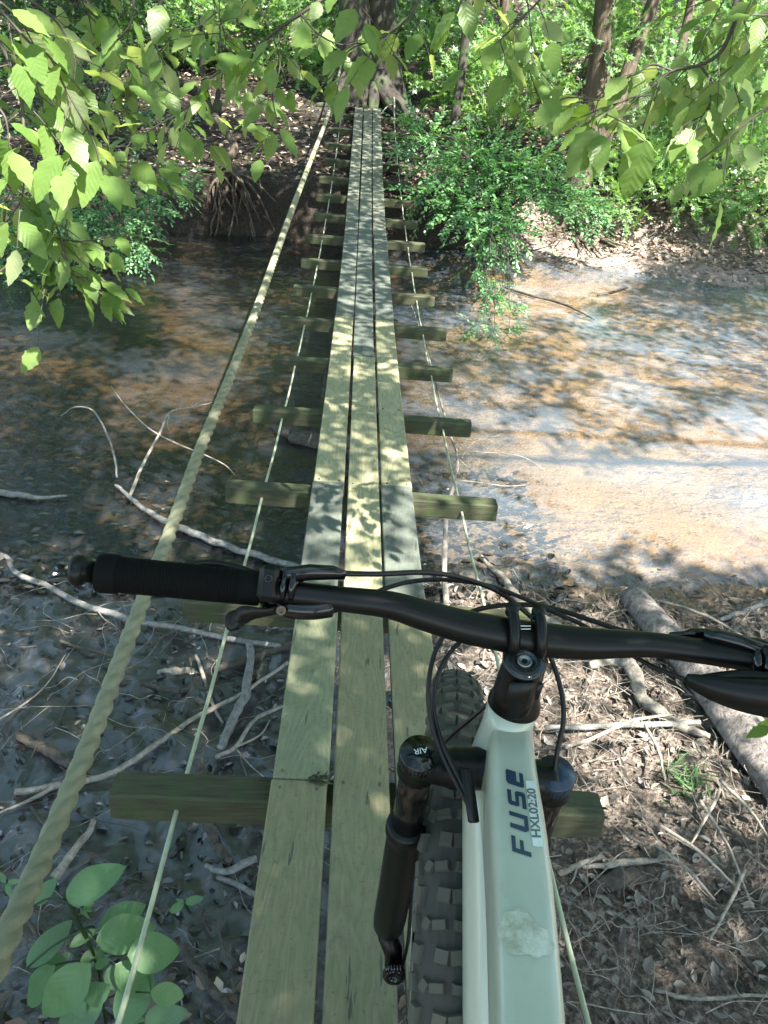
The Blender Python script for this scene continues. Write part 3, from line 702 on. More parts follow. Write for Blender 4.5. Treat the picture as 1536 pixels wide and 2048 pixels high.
wheel = empty('front_wheel', (0, 0, 0)); wheel.parent = bike; wheel.matrix_parent_inverse = mathutils.Matrix.Translation(-bike.location)
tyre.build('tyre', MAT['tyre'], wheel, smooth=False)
mb = MB(); V = []; rp_ = [(R0-.03-.026, -.019), (R0-.03-.030, -.019), (R0-.03-.045, -.012), (R0-.03-.048, 0), (R0-.03-.045, .012), (R0-.03-.030, .019), (R0-.03-.026, .019)]
for a in np.linspace(0, 2*pi, 120, endpoint=False):
    for r_, h_ in rp_: V.append(WC+(e1*cos(a)+e2*sin(a))*r_+WN*h_)
i = np.arange(120)[:, None]*7; i2 = ((np.arange(120)+1) % 120)[:, None]*7; j = np.arange(6)[None]
mb.add(V, np.stack([i+j, i2+j, i2+j+1, i+j+1], -1).reshape(-1, 4)); mb.build('rim', MAT['rim'], wheel)
mb = MB(); disc(mb, WC-WN*.05, WN, [(.009, 0), (.014, .002), (.028, .012), (.028, .016), (.016, .03), (.016, .07), (.028, .084), (.028, .088), (.014, .098), (.009, .1)]); mb.build('hub', MAT['black'], wheel)
mb = MB()
for k in range(28):
    a = 2*pi*k/28; s_ = 1 if k % 2 else -1; b = a+(.9 if (k//2) % 2 else -.9)
    tube(mb, [WC+(e1*cos(b)+e2*sin(b))*.026+WN*.034*s_, WC+(e1*cos(a)+e2*sin(a))*(R0-.078)], .0009, 5)
o = mb.build('spokes', MAT['rim'], wheel)
mb = MB(); disc(mb, WC-WN*.045, WN, [(.045, 0), (.09, 0), (.09, .0018), (.045, .0018)], 48); mb.build('brake_rotor', MAT['rim'], wheel)
# fork
mb = MB()
def forkleg(px0, py0, d0, px1, py1, d1, cap_lab, left):
    a = P(px0, py0, d0); b = P(px1, py1, d1); ax = nrm(b-a); L = np.linalg.norm(b-a)
    m1 = MB(); tube(m1, [a+ax*.0, a+ax*.17], .0170, 32); st_ = m1.build('stanchion', MAT['dark_bronze'], fork)
    m2 = MB(); w0 = .142
    disc(m2, a, ax, [(.0195, w0-.004), (.0225, w0-.001), (.0232, w0+.004), (.0232, w0+.012), (.0215, w0+.016), (.0208, w0+.03), (.0208, w0+.17), (.0215, L-.075), (.0205, L-.050), (.016, L-.036), (.010, L-.030)], 36)
    lo = m2.build('lower_leg', MAT['black'], fork)
    m3 = MB(); disc(m3, a+ax*.0, -ax, [(.0188, -.016), (.0205, -.012), (.0205, .0), (.0195, .003), (.0150, .0035), (.0145, .005), (.0030, .005)], 36)
    cp = m3.build('fork_cap', MAT['black_gloss'] if left else MAT['blue_knob'], fork); return a, ax, b, cp
fork = empty('fork', (0, 0, 0)); fork.parent = bike; fork.matrix_parent_inverse = mathutils.Matrix.Translation(-bike.location)
la = forkleg(840, 1508, .748, 772, 1878, 1.05, 'AIR', True); ra = forkleg(1110, 1548, .765, 985, 1915, 1.09, '', False)
# crown
mb = MB(); cl, cr_ = la[0]+la[1]*.012, ra[0]+ra[1]*.012; cm = (cl+cr_)/2+SAX*.002
tube(mb, spl([cl, cl+(cm-cl)*.5-SAX*.004, cm, cm+(cr_-cm)*.5-SAX*.004, cr_], 6), [.019]*6+[.021]*6+[.024]*6+[.020]*7, 20)
tube(mb, [cl-la[1]*.012, cl+la[1]*.018], .0205, 32); tube(mb, [cr_-ra[1]*.012, cr_+ra[1]*.018], .0205, 32)
tube(mb, [CR-SAX*.02, HT0-SAX*.10], .026, 28); mb.build('crown', MAT['black'], fork)
mb = MB(); wl, wr = la[0]+la[1]*.165, ra[0]+ra[1]*.165; up_ = nrm(WN); mid = (wl+wr)/2+FW*.06+UP*.02
tube(mb, spl([wl, wl+(mid-wl)*.6+FW*.02, mid, wr+(mid-wr)*.6+FW*.02, wr], 6), .009, 12); mb.build('brace', MAT['black'], fork)
mb = MB(); dl = P(787, 1925, 1.04)
tube(mb, [P(772, 1868, 1.02), P(786, 1900, 1.035), dl], [.012, .013, .011], 14)
box(mb, dl, [RT, UP, FW], (.012, .015, .010), .004); mb.build('dropout', MAT['black'], fork)
mb = MB(); disc(mb, P(788, 1945, 1.02), nrm(-FW-UP*.4), [(.006, -.006), (.0135, -.004), (.0150, 0), (.0150, .006), (.0125, .009), (.0045, .009), (.004, .006)], 24)
for k in range(6): box(mb, P(771+k*6, 1938, 1.008), [RT, UP, FW], (.0011, .006, .002), .0004)
mb.build('axle_end', MAT['black_gloss'], fork)
textmesh('cap_print', 'AIR', .009, MAT['white_mark'], la[3], la[0]-la[1]*.0062, -RT*.98-UP*.15, np.cross(-la[1], -RT*.98-UP*.15))
# hoses and housings
def hose(pts, r=.0024, k=8, m='hose'):
    mb = MB(); tube(mb, spl([P(*q_) for q_ in pts], k), r, 10); return bp(mb, 'cable_housing', MAT[m])
hose([(684, 1147, .668), (760, 1148, .68), (850, 1145, .71), (920, 1155, .74), (990, 1180, .76), (1040, 1215, .77), (1075, 1250, .775), (1100, 1310, .77), (1122, 1380, .765), (1127, 1440, .76), (1115, 1500, .76), (1108, 1545, .762)], .0025)
hose([(672, 1214, .668), (720, 1200, .69), (770, 1177, .71), (830, 1162, .73), (900, 1160, .745), (980, 1172, .76), (1050, 1198, .76), (1110, 1225, .75), (1165, 1250, .73), (1230, 1290, .71), (1300, 1330, .69), (1372, 1360, .665)], .0022)
hose([(1340, 1274, .69), (1250, 1262, .72), (1180, 1240, .75), (1110, 1218, .77), (1040, 1209, .775), (960, 1218, .77), (910, 1245, .765), (872, 1300, .76), (857, 1370, .75), (862, 1440, .745), (885, 1510, .735), (915, 1570, .72), (938, 1612, .707), (950, 1640, .70)], .0025)
hose([(1300, 1290, .71), (1200, 1275, .74), (1080, 1250, .76), (990, 1255, .77), (925, 1280, .765), (882, 1335, .76), (867, 1400, .755), (876, 1460, .745), (900, 1520, .73), (925, 1570, .718), (946, 1620, .705)], .0024)
hose([(1000, 1385, .775), (975, 1408, .79), (945, 1435, .80), (893, 1480, .82), (862, 1530, .83), (838, 1620, .85), (828, 1720, .90), (822, 1800, .95), (816, 1880, 1.0), (806, 1930, 1.03)], .0022)
# ------------------------------------------------------------------ leaves
def leaf_tpl(kind):
    if kind == 'fine':       # serrated ovate leaf, folded along the midrib, 1 long
        t = np.linspace(0, 1, 11); wd = .27*np.sin(pi*t**.80)**.95*(1-.15*t); wd[-1] = 0
        wd = wd*(1+.085*np.where(np.arange(11) % 2, 1, -1)); wd[0] = .01
        mid = np.stack([0*t, t, -.10*t**2], -1)
        l = np.stack([-wd, t-.015, .16*wd-.12*t**2+.018*np.sin(t*40)], -1); r = np.stack([wd, t+.01, .16*wd-.12*t**2+.018*np.sin(t*43)], -1)
        V = np.vstack([mid, l, r]); n = 11; F = []
        for i in range(n-1): F += [(i, i+1, n+i+1, n+i), (i, 2*n+i, 2*n+i+1, i+1)]
        uv = np.vstack([np.stack([0*t, t, 0*t], -1), np.stack([-wd/.3, t, 0*t], -1), np.stack([wd/.3, t, 0*t], -1)])
        return V, np.array(F), uv
    if kind == 'broad':      # smooth-edged broad leaf
        t = np.linspace(0, 1, 13); wd = .27*np.sin(pi*t**.85)**.75; wd[0] = .008; wd[-1] = 0; n = 13
        mid = np.stack([.02*np.sin(3*t), t, -.12*t**2], -1)
        l = np.stack([-wd, t-.01, .22*wd-.13*t**2+.010*np.sin(t*17)], -1); r = np.stack([wd, t+.01, .12*wd-.15*t**2+.012*np.sin(t*14+1)], -1); V = np.vstack([mid, l, r]); F = []
        for i in range(n-1): F += [(i, i+1, n+i+1, n+i), (i, 2*n+i, 2*n+i+1, i+1)]
        return V, np.array(F), np.vstack([np.stack([0*t, t, 0*t], -1), np.stack([-wd/.3, t, 0*t], -1), np.stack([wd/.3, t, 0*t], -1)])
    if kind == 'oval':
        t = np.array([0, .3, .7, 1]); wd = np.array([.01, .23, .2, 0]); z = np.array([0, 0, -.03, -.08])
        V = np.vstack([np.stack([0*t, t, z], -1), np.stack([-wd, t, z+.05], -1), np.stack([wd, t, z+.05], -1)]); F = []
        for i in range(3): F += [(i, i+1, 4+i+1, 4+i), (i, 8+i, 8+i+1, i+1)]
        return V, np.array(F), None
    if kind == 'star':       # five-pointed leaf
        V = [(0, 0, 0)]
        for k, a in enumerate(np.linspace(-125, 125, 9)):
            r_ = (.62, .28, .75, .30, .85)[k if k < 5 else 8-k]; V.append((sin(radians(a))*r_, .1+cos(radians(a))*r_, -.06*r_))
        return np.array(V), np.array([(0, k, k+1) for k in range(1, 9)])[:, ::-1], None
    if kind == 'diamond':
        V = np.array([(0, 0, 0), (-.27, .45, .05), (0, 1, -.06), (.27, .45, .05)], float); return V, np.array([(0, 3, 2, 1)]), None
    if kind == 'dead':
        V = np.array([(0, 0, 0), (-.26, .25, .10), (-.30, .62, .13), (0, 1, .04), (.30, .6, .12), (.25, .22, .08), (0, .5, -.02)], float)
        return V, np.array([(6, 0, 1), (6, 1, 2), (6, 2, 3), (6, 3, 4), (6, 4, 5), (6, 5, 0)])[:, ::-1], None
TPL = {k: leaf_tpl(k) for k in ('fine', 'broad', 'oval', 'star', 'diamond', 'dead')}
def scatter(mb, kind, pos, dr, nr, size, rnd=None, wid=1.0):
    V, F, uv = TPL[kind]; N = len(pos)
    if N == 0: return mb
    a = nrm(dr); s_ = nrm(np.cross(a, nr)); n_ = np.cross(s_, a); size = np.broadcast_to(size, (N,))
    wid = np.broadcast_to(wid, (N,))
    W = pos[:, None]+size[:, None, None]*(V[None, :, 0:1]*wid[:, None, None]*s_[:, None]+V[None, :, 1:2]*a[:, None]+V[None, :, 2:3]*n_[:, None])
    FF = (F[None]+(np.arange(N)*len(V))[:, None, None]).reshape(-1, F.shape[1])
    rnd = rng.random(N) if rnd is None else rnd
    kw = dict(rnd=np.repeat(rnd, len(V)))
    if uv is not None: kw['luv'] = np.tile(uv, (N, 1))
    mb.add(W.reshape(-1, 3), FF, **kw); return mb
def sprays(pos, dr, L, nl, lsize, kind, mb, tw=None, up=(0, 0, 1), droop=.35, flat=.35, rnd=None):
    """N flat twigs with leaves on both sides"""
    N = len(pos); dr = nrm(dr); upv = nrm(np.array(up)+flat*rng.normal(size=(N, 3))); sd = nrm(np.cross(dr, upv)); upv = np.cross(sd, dr)
    L = np.broadcast_to(L, (N,)); PP, DD, NN, RR = [], [], [], []
    base = rng.random(N) if rnd is None else rnd
    for i in range(nl):
        f = (i+.6)/nl; s_ = 1 if i % 2 else -1
        if i == nl-1: s_ = 0
        p = pos+dr*(L*f)[:, None]-np.array([0, 0, 1.])*(droop*L*f*f*.5)[:, None]
        d = dr*(.55+.3*f)+sd*s_*.85+.22*rng.normal(size=(N, 3))-np.array([0, 0, droop*.6])
        PP.append(p); DD.append(d); NN.append(upv+.38*rng.normal(size=(N, 3))); RR.append(np.clip(base*.7+.3*rng.random(N), 0, 1))
    n_ = N*nl; PP = np.vstack(PP); scatter(mb, kind, PP, np.vstack(DD), np.vstack(NN), lsize*rng.uniform(.65, 1.2, n_), np.concatenate(RR))
    if tw is not None:
        for k in range(N):
            e = pos[k]+dr[k]*L[k]-np.array([0, 0, droop*L[k]*.5]); tube(tw, [pos[k], (pos[k]+e)/2+upv[k]*L[k]*.04, e], [.0035, .0025, .001], 4, caps=False)

DENS = 1.0
def rand_in_blob(n, c, r):
    u = nrm(rng.normal(size=(n, 3)))*(rng.random(n)**(1/2.2))[:, None]; return np.asarray(c)+u*np.asarray(r), u
def shrub(name, label, cat, base, blobs, lsize, kind, m, group=None, L=.3, nl=9, droop=.3, stem_r=.014, twigs=True, nstem=5, lean=None, barkm='bark_dark'):
    base = np.asarray(base, float); o = empty(name, base, label, cat, group); bpy.context.view_layer.update()
    mb = MB(); st = MB(); allp = []
    for c, r, n in blobs:
        n = int(n*DENS); p, u = rand_in_blob(n, c, r); d = u+nrm(p-base)*.5+np.array([0, 0, .1])+.3*rng.normal(size=(n, 3))
        if lean is not None: d = d+np.asarray(lean)
        sprays(p, d, L*rng.uniform(.7, 1.3, n), nl, lsize, kind, mb, st if twigs else None, droop=droop); allp.append(p)
        for k in range(nstem):
            e = p[rng.integers(n)]; mdl = (base*.45+e*.55)+np.array([0, 0, .18*np.linalg.norm(e-base)])+.08*rng.normal(size=3)
            tube(st, spl([base+.03*rng.normal(size=3), mdl, e], 6), np.linspace(stem_r, .003, 13), 6, caps=False)
    inv = mathutils.Matrix.Translation(-o.location)
    a = mb.build('leaves', MAT[m], o, smooth=False); a.matrix_parent_inverse = inv
    b = st.build('stems', MAT[barkm], o); b.matrix_parent_inverse = inv; return o
def G3(px, py, Y=None):
    return H(px, py) if Y is None else PY(px, py, Y)
def gnd(p, dz=-.03): return np.array([p[0], p[1], float(gz(p[0], p[1]))+dz])

# ------------------------------------------------------------------ trees seen across the creek
def trunk(mb, pts, r, n=18, rough=.12, k=8):
    q = spl(pts, k); rr = np.interp(np.linspace(0, 1, len(q)), np.linspace(0, 1, len(r)), r); tube(mb, q, rr, n, rough=rough, seed=rng.integers(99))
def roots(mb, base, n, L, r0, dirs=None, down=.4):
    for k in range(n):
        a = rng.uniform(0, 2*pi) if dirs is None else dirs[k % len(dirs)]+rng.normal()*.25
        d = np.array([cos(a), sin(a), 0]); pts = [base+d*r0*1.2+np.array([0, 0, .12])]
        for s_ in (.25, .5, .75, 1):
            p = base+d*L*s_*rng.uniform(.8, 1.2)+.05*rng.normal(size=3); p[2] = gz(p[0], p[1], False)+.03*(1-s_)-.01*s_+rng.normal()*.01; pts.append(p)
        tube(mb, spl(pts, 5), np.linspace(r0*.35, .008, 21), 7, rough=.15, seed=k)
def tree(name, label, base, top, r, mat_, group=None, crown=None, nroot=0, rootL=.8, rdirs=None, limbs=0, extra=None, bend=.08):
    base = np.asarray(base, float); top = np.asarray(top, float); o = empty(name, base, label, 'tree', group); bpy.context.view_layer.update(); inv = mathutils.Matrix.Translation(-o.location)
    mb = MB(); md = (base+top)/2+np.array([bend*rng.normal(), bend*rng.normal(), 0]); b0 = base-np.array([0, 0, .15])
    trunk(mb, [b0, base+(top-base)*.05, base+(top-base)*.2, md, top], [r*1.6, r*1.25, r, r*.9, r*.75]); 
    if nroot: roots(mb, base, nroot, rootL, r, rdirs)
    if extra: extra(mb)
    t_ = mb.build('trunk', MAT[mat_], o); t_.matrix_parent_inverse = inv
    if limbs:
        lm = MB()
        for k in range(limbs):
            f = rng.uniform(.35, .95); p = base+(top-base)*f; a = rng.uniform(0, 2*pi); d = np.array([cos(a), sin(a), rng.uniform(.3, .9)]); l_ = rng.uniform(.8, 2)
            tube(lm, spl([p, p+d*l_*.5+.1*rng.normal(size=3), p+d*l_], 5), np.linspace(r*.3, .01, 11), 6)
        x = lm.build('limbs', MAT[mat_], o); x.matrix_parent_inverse = inv
    if crown:
        mb = MB(); kind, m, ls, blobs, L_, nl = crown
        for c, rr, n in blobs:
            p, u = rand_in_blob(n, c, rr); sprays(p, u+.4*rng.normal(size=(n, 3)), L_*rng.uniform(.7, 1.3, n), nl, ls, kind, mb, None, droop=.3)
        x = mb.build('crown', MAT[m], o, smooth=False); x.matrix_parent_inverse = inv
    return o
# twin-trunked big tree at the far end of the bridge
bt = gnd(PY(722, 214, 15.35)); 
def big_extra(mb):
    b2 = gnd(PY(775, 212, 15.5)); t2 = PY(745, -260, 15.5)
    trunk(mb, [b2-[0, 0, .2], b2+(t2-b2)*.06, b2+(t2-b2)*.3, t2], [.46, .36, .27, .25], 24, .2)
    for px, py, r0 in ((860, 212, .10), (835, 222, .09), (630, 222, .08), (660, 232, .08), (745, 232, .07)):
        e = gnd(PY(px, py, 14.6), -.06); s_ = PY(750 if px > 700 else 700, 150, 15.3)
        tube(mb, spl([s_, (s_+e)/2+[0, 0, -.12], e, e+(e-s_)*.25-[0, 0, .08]], 6), np.linspace(r0*1.8, r0*.35, 19), 10, rough=.25)
tree('tree', 'large dark twin trunked tree with flared roots at the far end of the footbridge', bt, PY(690, -260, 15.3), .28, 'bark_dark', extra=big_extra, nroot=6, rootL=1.3, rdirs=[-1.6, -2.2, -1.0, -.5, -2.8, 3.0])
# right bank tree with exposed roots, its leaning second trunk
tb = gnd(PY(1160, 372, 11.9))
def rb(mb):
    t2 = PY(1330, -60, 12.6); b2 = PY(1185, 330, 12.05)
    trunk(mb, [b2, b2+(t2-b2)*.3+[.02, 0, .02], b2+(t2-b2)*.65, t2], [.13, .11, .095, .085], 14)
tree('tree', 'straight brown tree with a thinner trunk leaning off it above the undercut right bank', tb, PY(1232, -200, 12.1), .175, 'bark', extra=rb, nroot=9, rootL=1.0, rdirs=[-1.57, -1.1, -2.1, -1.8, -1.3])
tree('tree', 'slim dark tree between the big twin tree and the right bank tree', gnd(PY(908, 268, 13.4)), PY(945, -120, 13.8), .075, 'bark_dark')
tree('tree', 'small brown leaning tree at the far right edge of the clearing', gnd(PY(1325, 210, 15.8)), PY(1395, -60, 16.2), .09, 'bark')
def lt(mb):
    b = PY(424, 236, 13.6); 
    for q, r0 in (([b, PY(398, 190, 13.6), PY(345, 160, 13.4), PY(300, 150, 13.2), PY(250, 120, 13)], .085), ([b, PY(412, 190, 13.8), PY(404, 120, 14), PY(400, 30, 14)], .06), ([b, PY(436, 190, 13.6), PY(440, 120, 13.7), PY(425, 20, 13.9)], .045)):
        trunk(mb, q, [r0, r0*.9, r0*.7, r0*.5], 12)
tree('tree', 'small dark tree with one trunk bent low to the left over leaf litter', gnd(PY(428, 248, 13.6)), PY(436, 200, 13.6), .08, 'bark_dark', extra=lt)
rb0 = gnd(PY(462, 350, 11.4), .0)
def rt2(mb):
    for k in range(16):
        e = PY(rng.uniform(400, 560), rng.uniform(380, 470), 10.95); s_ = PY(462+rng.uniform(-15, 20), 345, 11.35)
        tube(mb, spl([s_, (s_+e)/2+[.08*rng.normal(), -.05, .12], e], 6), np.linspace(.03, .006, 13), 6, rough=.2)
tree('tree', 'young tree gripping the left earth bank with bare roots', rb0, PY(428, 230, 11.8), .06, 'bark', extra=rt2, nroot=8, rootL=.7, rdirs=[-1.2, -1.9, 3.0, .1, -1.5])
bgt = [(60, 60, 26), (150, 30, 22), (250, 80, 30), (345, 40, 24), (500, 60, 27), (560, 100, 21), (600, 30, 33), (860, 60, 24), (1010, 60, 20), (1075, 30, 28), (1440, 90, 21), (1500, 40, 27), (960, 20, 35), (205, 20, 36)]
for k, (px, py, Y) in enumerate(bgt):
    p = PY(px, py+60, Y); b = gnd(p); tree('tree', 'slender forest trunk standing in the undergrowth far up the slope', b, b+np.array([rng.normal()*.6, 0, 6.5]), rng.uniform(.06, .16), 'bark_dark' if k % 2 else 'bark', group='slender trunks far up the slope')

# anchors of the bridge's cables
mb = MB(); a = gnd(PY(682, 232, 14.3)); b = a+np.array([.02, .1, .42]); tube(mb, [a, b], [.035, .03], 10, rough=.1); th_ = np.linspace(0, 2*pi, 25)
tube(mb, np.stack([b[0]+.16*np.cos(th_)+.03, b[1]-.05+.13*np.sin(th_), b[2]-.10+.02*np.sin(th_)], -1), .007, 8, caps=False)
tag(mb.build('anchor_post', MAT['dead_pale']), 'pale post with a loop of rope beside the hand rope at the far bridge end', 'post')
mb = MB(); a = gnd(PY(790, 238, 14.4)); b = a+np.array([-.03, .25, .45]); tube(mb, [a, b], .014, 8); tube(mb, spl([b-[0, 0, .1], b+[-.12, -.1, -.15], np.array([bx(14.4)+.2, 14.45, float(bz(14.4))-.02])], 6), .010, 8)
tag(mb.build('anchor_rod', MAT['dead_grey']), 'thin metal anchor rod with a cable tail at the right of the far bridge end', 'rod')
# fallen logs on the far slope
def log(name, label, a, b, r0, r1, m, n=14, rough=.12, mid=None, cat='log'):
    mb = MB(); pts = [a, (np.asarray(a)+b)/2+(mid if mid is not None else np.array([0, 0, 0.])), b]; q = spl(pts, 12)
    tube(mb, q, np.linspace(r0, r1, len(q)), n, rough=rough, seed=rng.integers(90)); return tag(mb.build(name, MAT[m]), label, cat)
log('fallen_log', 'reddish fallen log slanting down to the right behind the big twin tree', PY(800, 135, 17)+[0, 0, .05], PY(872, 172, 15.8)+[0, 0, .02], .11, .09, 'bark')
log('fallen_log', 'thin straight fallen pole lying level behind the big twin tree', PY(815, 128, 17.4), PY(905, 131, 17.2), .06, .05, 'bark')

# ------------------------------------------------------------------ shrubs across the creek
B = lambda px, py, Y, r, n: (PY(px, py, Y), r, n)
shrub('privet_shrub', 'large small-leaved shrub leaning from the right bank over the water beside the bridge', 'shrub', gnd(PY(1010, 400, 11.6)),
      [B(830, 265, 11.5, (.2,.2,.08), 14), B(1050, 330, 10.8, (.6,.4,.12), 60), B(940, 350, 10.6, (.6, .4, .14), 60), B(850, 275, 11.2, (.3, .3, .12), 26), B(930, 320, 10.9, (.6, .4, .16), 75), B(880, 390, 10.5, (.45, .4, .12), 50), B(1010, 360, 10.5, (.75, .5, .14), 75), B(1100, 400, 10.3, (.6, .4, .12), 60), B(960, 425, 10.0, (.5, .4, .12), 60), B(1000, 465, 9.7, (.4, .3, .12), 40), B(1180, 420, 10.3, (.3, .3, .08), 20)], .072, 'oval', 'leaf_privet', L=.46, nl=14, nstem=4, lean=(.1, -.75, -.05), droop=.35)
shrub('privet_shrub', 'trailing small-leaved branch hanging down in front of the water right of the bridge', 'shrub', PY(975, 470, 9.8),
      [B(965, 520, 9.0, (.16, .2, .2), 26), B(985, 575, 8.6, (.16, .2, .18), 24), B(1000, 610, 8.2, (.25, .2, .1), 22), B(985, 655, 7.7, (.28, .15, .05), 20)], .056, 'oval', 'leaf_privet', L=.22, nl=9, nstem=3, lean=(.2, -.3, -.2), stem_r=.008)
shrub('privet_shrub', 'dark small-leaved shrub hanging from the left bank over the shaded pool', 'shrub', gnd(PY(150, 330, 11.2)),
      [B(60, 400, 9.6, (.6, .5, .25), 90), B(150, 430, 9.2, (.6, .5, .3), 110), B(230, 420, 9.3, (.5, .5, .2), 90), B(300, 380, 9.6, (.4, .4, .12), 50), B(250, 480, 9.0, (.3, .3, .25), 60), B(130, 520, 8.8, (.5, .4, .2), 70), B(30, 540, 8.6, (.3, .3, .35), 60), B(20, 470, 9.0, (.5, .4, .3), 60), B(345, 350, 9.9, (.25, .3, .08), 20)], .06, 'oval', 'leaf_privet', L=.27, nl=10, nstem=4, lean=(0, -.3, -.15))
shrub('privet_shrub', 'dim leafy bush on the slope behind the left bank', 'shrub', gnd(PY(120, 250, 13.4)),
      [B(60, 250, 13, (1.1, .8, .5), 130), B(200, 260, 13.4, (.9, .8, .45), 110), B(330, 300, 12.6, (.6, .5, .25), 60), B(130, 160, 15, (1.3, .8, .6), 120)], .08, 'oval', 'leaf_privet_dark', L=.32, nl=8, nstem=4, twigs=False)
DENS = 1.75
for nm, lab, base, bl, ls, m in (
    ('maple_sapling', 'bright leafy sapling thicket filling the upper right corner behind the bank tree', (1420, 330, 12.4), [B(1400, 260, 12.6, (1.0, .6, .45), 120), B(1480, 330, 12.0, (.9, .6, .5), 130), B(1350, 180, 14, (1.1, .8, .5), 110), B(1490, 180, 13.6, (1.0, .8, .6), 110), B(1510, 430, 11.4, (.5, .4, .3), 50)], .085, 'leaf_maple'),
    ('maple_sapling', 'low bright sapling with pointed leaves on the right bank edge above the sand', (1290, 400, 11.8), [B(1270, 330, 12.0, (.6, .4, .2), 50), B(1330, 370, 11.6, (.6, .4, .18), 55), B(1240, 400, 11.3, (.25, .25, .12), 16), B(1400, 390, 11.5, (.5, .4, .15), 36), B(1310, 300, 12.4, (.6, .4, .22), 45)], .08, 'leaf_maple'),
    ('maple_sapling', 'tall bright sapling between the big twin tree and the right bank tree', (1000, 290, 13.2), [B(960, 170, 14.2, (.9, .6, .45), 110), B(1040, 110, 15.0, (1.0, .7, .5), 100), B(900, 90, 16, (1.0, .7, .45), 90), B(1090, 200, 13.8, (.5, .5, .35), 40), B(985, 240, 13.6, (.6, .5, .3), 50)], .085, 'leaf_maple'),
    ('maple_sapling', 'sapling with sunlit leaves in front of the upper bank tree trunk', (1230, 200, 12.6), [B(1225, 60, 12.2, (.35, .3, .2), 20), B(1200, 90, 11.9, (.3, .25, .1), 12)], .085, 'leaf_maple'),
    ('maple_sapling', 'leafy sapling crown high behind the leaning trunk at the top right', (1300, 160, 17), [B(1290, 60, 18, (1.5, 1, .8), 130), B(1430, 60, 18, (1.6, 1, .8), 150), B(1180, 40, 19, (1.3, 1, .6), 80), B(1520, 90, 17, (1.0, 1, .8), 80)], .10, 'leaf_maple'),
    ('maple_sapling', 'green thicket behind the hand rope at the top centre of the slope', (560, 160, 17.5), [B(520, 50, 18, (1.5, 1, .7), 130), B(620, 60, 19, (1.2, 1, .7), 90), B(430, 40, 18, (1.2, 1, .6), 90), B(600, 140, 17, (.8, .6, .3), 40)], .10, 'leaf_maple'),
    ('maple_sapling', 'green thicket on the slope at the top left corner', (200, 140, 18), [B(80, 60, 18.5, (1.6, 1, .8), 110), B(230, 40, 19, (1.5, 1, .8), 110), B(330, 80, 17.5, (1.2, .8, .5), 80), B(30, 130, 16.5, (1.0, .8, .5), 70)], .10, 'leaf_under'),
    ('maple_sapling', 'leafy thicket rising directly behind the big twin tree', (830, 110, 19), [B(790, 20, 21, (1.6, 1, .8), 110), B(870, 10, 22, (1.6, 1, .8), 110), B(840, 60, 20, (.9, .7, .4), 50)], .10, 'leaf_maple')):
    shrub(nm, lab, 'sapling', gnd(PY(*base)), bl, ls, 'star', m, L=.40, nl=8, nstem=3, twigs=False, droop=.3)
# far wood: reads as one mass
mb = MB(); n = 4600; x = rng.uniform(-22, 24, n); y = 17.5+30*rng.random(n)**1.6; k_ = (vnoise(x*.35, y*.35, 4) > .33); x, y = x[k_], y[k_]; n = len(x); p = np.stack([x, y, gz(x, y, False)+rng.random(n)**1.3*rng.uniform(.3, 1, n)*np.clip((y-16)*.4, .5, 4)], -1)
q = rng.normal(size=(n, 3)); q[:, 2] = np.abs(q[:, 2])*.3; sprays(p, q, .55*rng.uniform(.7, 1.3, n), 9, .15, 'oval', mb, None)
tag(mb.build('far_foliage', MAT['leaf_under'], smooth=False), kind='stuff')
# low seedlings on the far slope
mb = MB(); n = 900; x = rng.uniform(-10, 12, n); y = rng.uniform(11.8, 21, n); keep = vnoise(x*.6, y*.6, 3) > .5; x, y = x[keep], y[keep]; keep = np.abs(x) > .9; x, y = x[keep], y[keep]
p = np.stack([x, y, gz(x, y, False)+rng.uniform(.02, .22, len(x))], -1); q = rng.normal(size=(len(x), 3)); q[:, 2] = .3; sprays(p, q, .16, 6, .06, 'oval', mb, None)
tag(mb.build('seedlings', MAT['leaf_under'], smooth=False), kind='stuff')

# ------------------------------------------------------------------ leaf litter and fine twigs
def litter(name, n, fx, m, size, lift=.008, tilt=.35, wid=1.0):
    x, y = fx(n); z = gz(x, y)+lift; e = .02
    nx = -(gz(x+e, y, False)-gz(x-e, y, False))/(2*e); ny = -(gz(x, y+e, False)-gz(x, y-e, False))/(2*e)
    N = nrm(np.stack([np.clip(nx, -2, 2), np.clip(ny, -2, 2), np.ones_like(x)], -1))+tilt*rng.normal(size=(len(x), 3)); N[:, 2] = np.abs(N[:, 2])
    a = rng.uniform(0, 2*pi, len(x)); d = np.stack([np.cos(a), np.sin(a), 0*a], -1); d = d-N*np.sum(nrm(N)*d, -1, keepdims=True)
    mb = MB(); scatter(mb, 'dead', np.stack([x, y, z], -1), d, N, size*rng.uniform(.5, 1.3, len(x)), None, wid*rng.uniform(.5, 1.3, len(x)))
    tag(mb.build(name, MAT[m], smooth=False), kind='stuff')
def reg_hill(n):
    x = rng.uniform(-11, 12, n); y = 10.2+rng.random(n)**1.5*15; k = y > yf(x)+.7; return x[k], y[k]
litter('leaf_litter', 30000, reg_hill, 'litter', .085, .01)
def reg_right(n):
    x = rng.uniform(.25, 3.4, n); y = rng.uniform(-.4, 3.6, n); k = (y < yn(x)+.1*rng.normal(size=n)); return x[k], y[k]
litter('leaf_litter', 9000, reg_right, 'litter_grey', .044, .010, .6, .8)
def reg_bl(n):
    x = rng.uniform(-2.2, .4, n); y = rng.uniform(-.5, 1.3, n); k = (y < .75+.5*fbm(x*3, y*3, 3, 5)+.25*rng.normal(size=n)+.2*(x+1)); return x[k], y[k]
litter('leaf_litter', 2600, reg_bl, 'litter', .065, .012, .45)
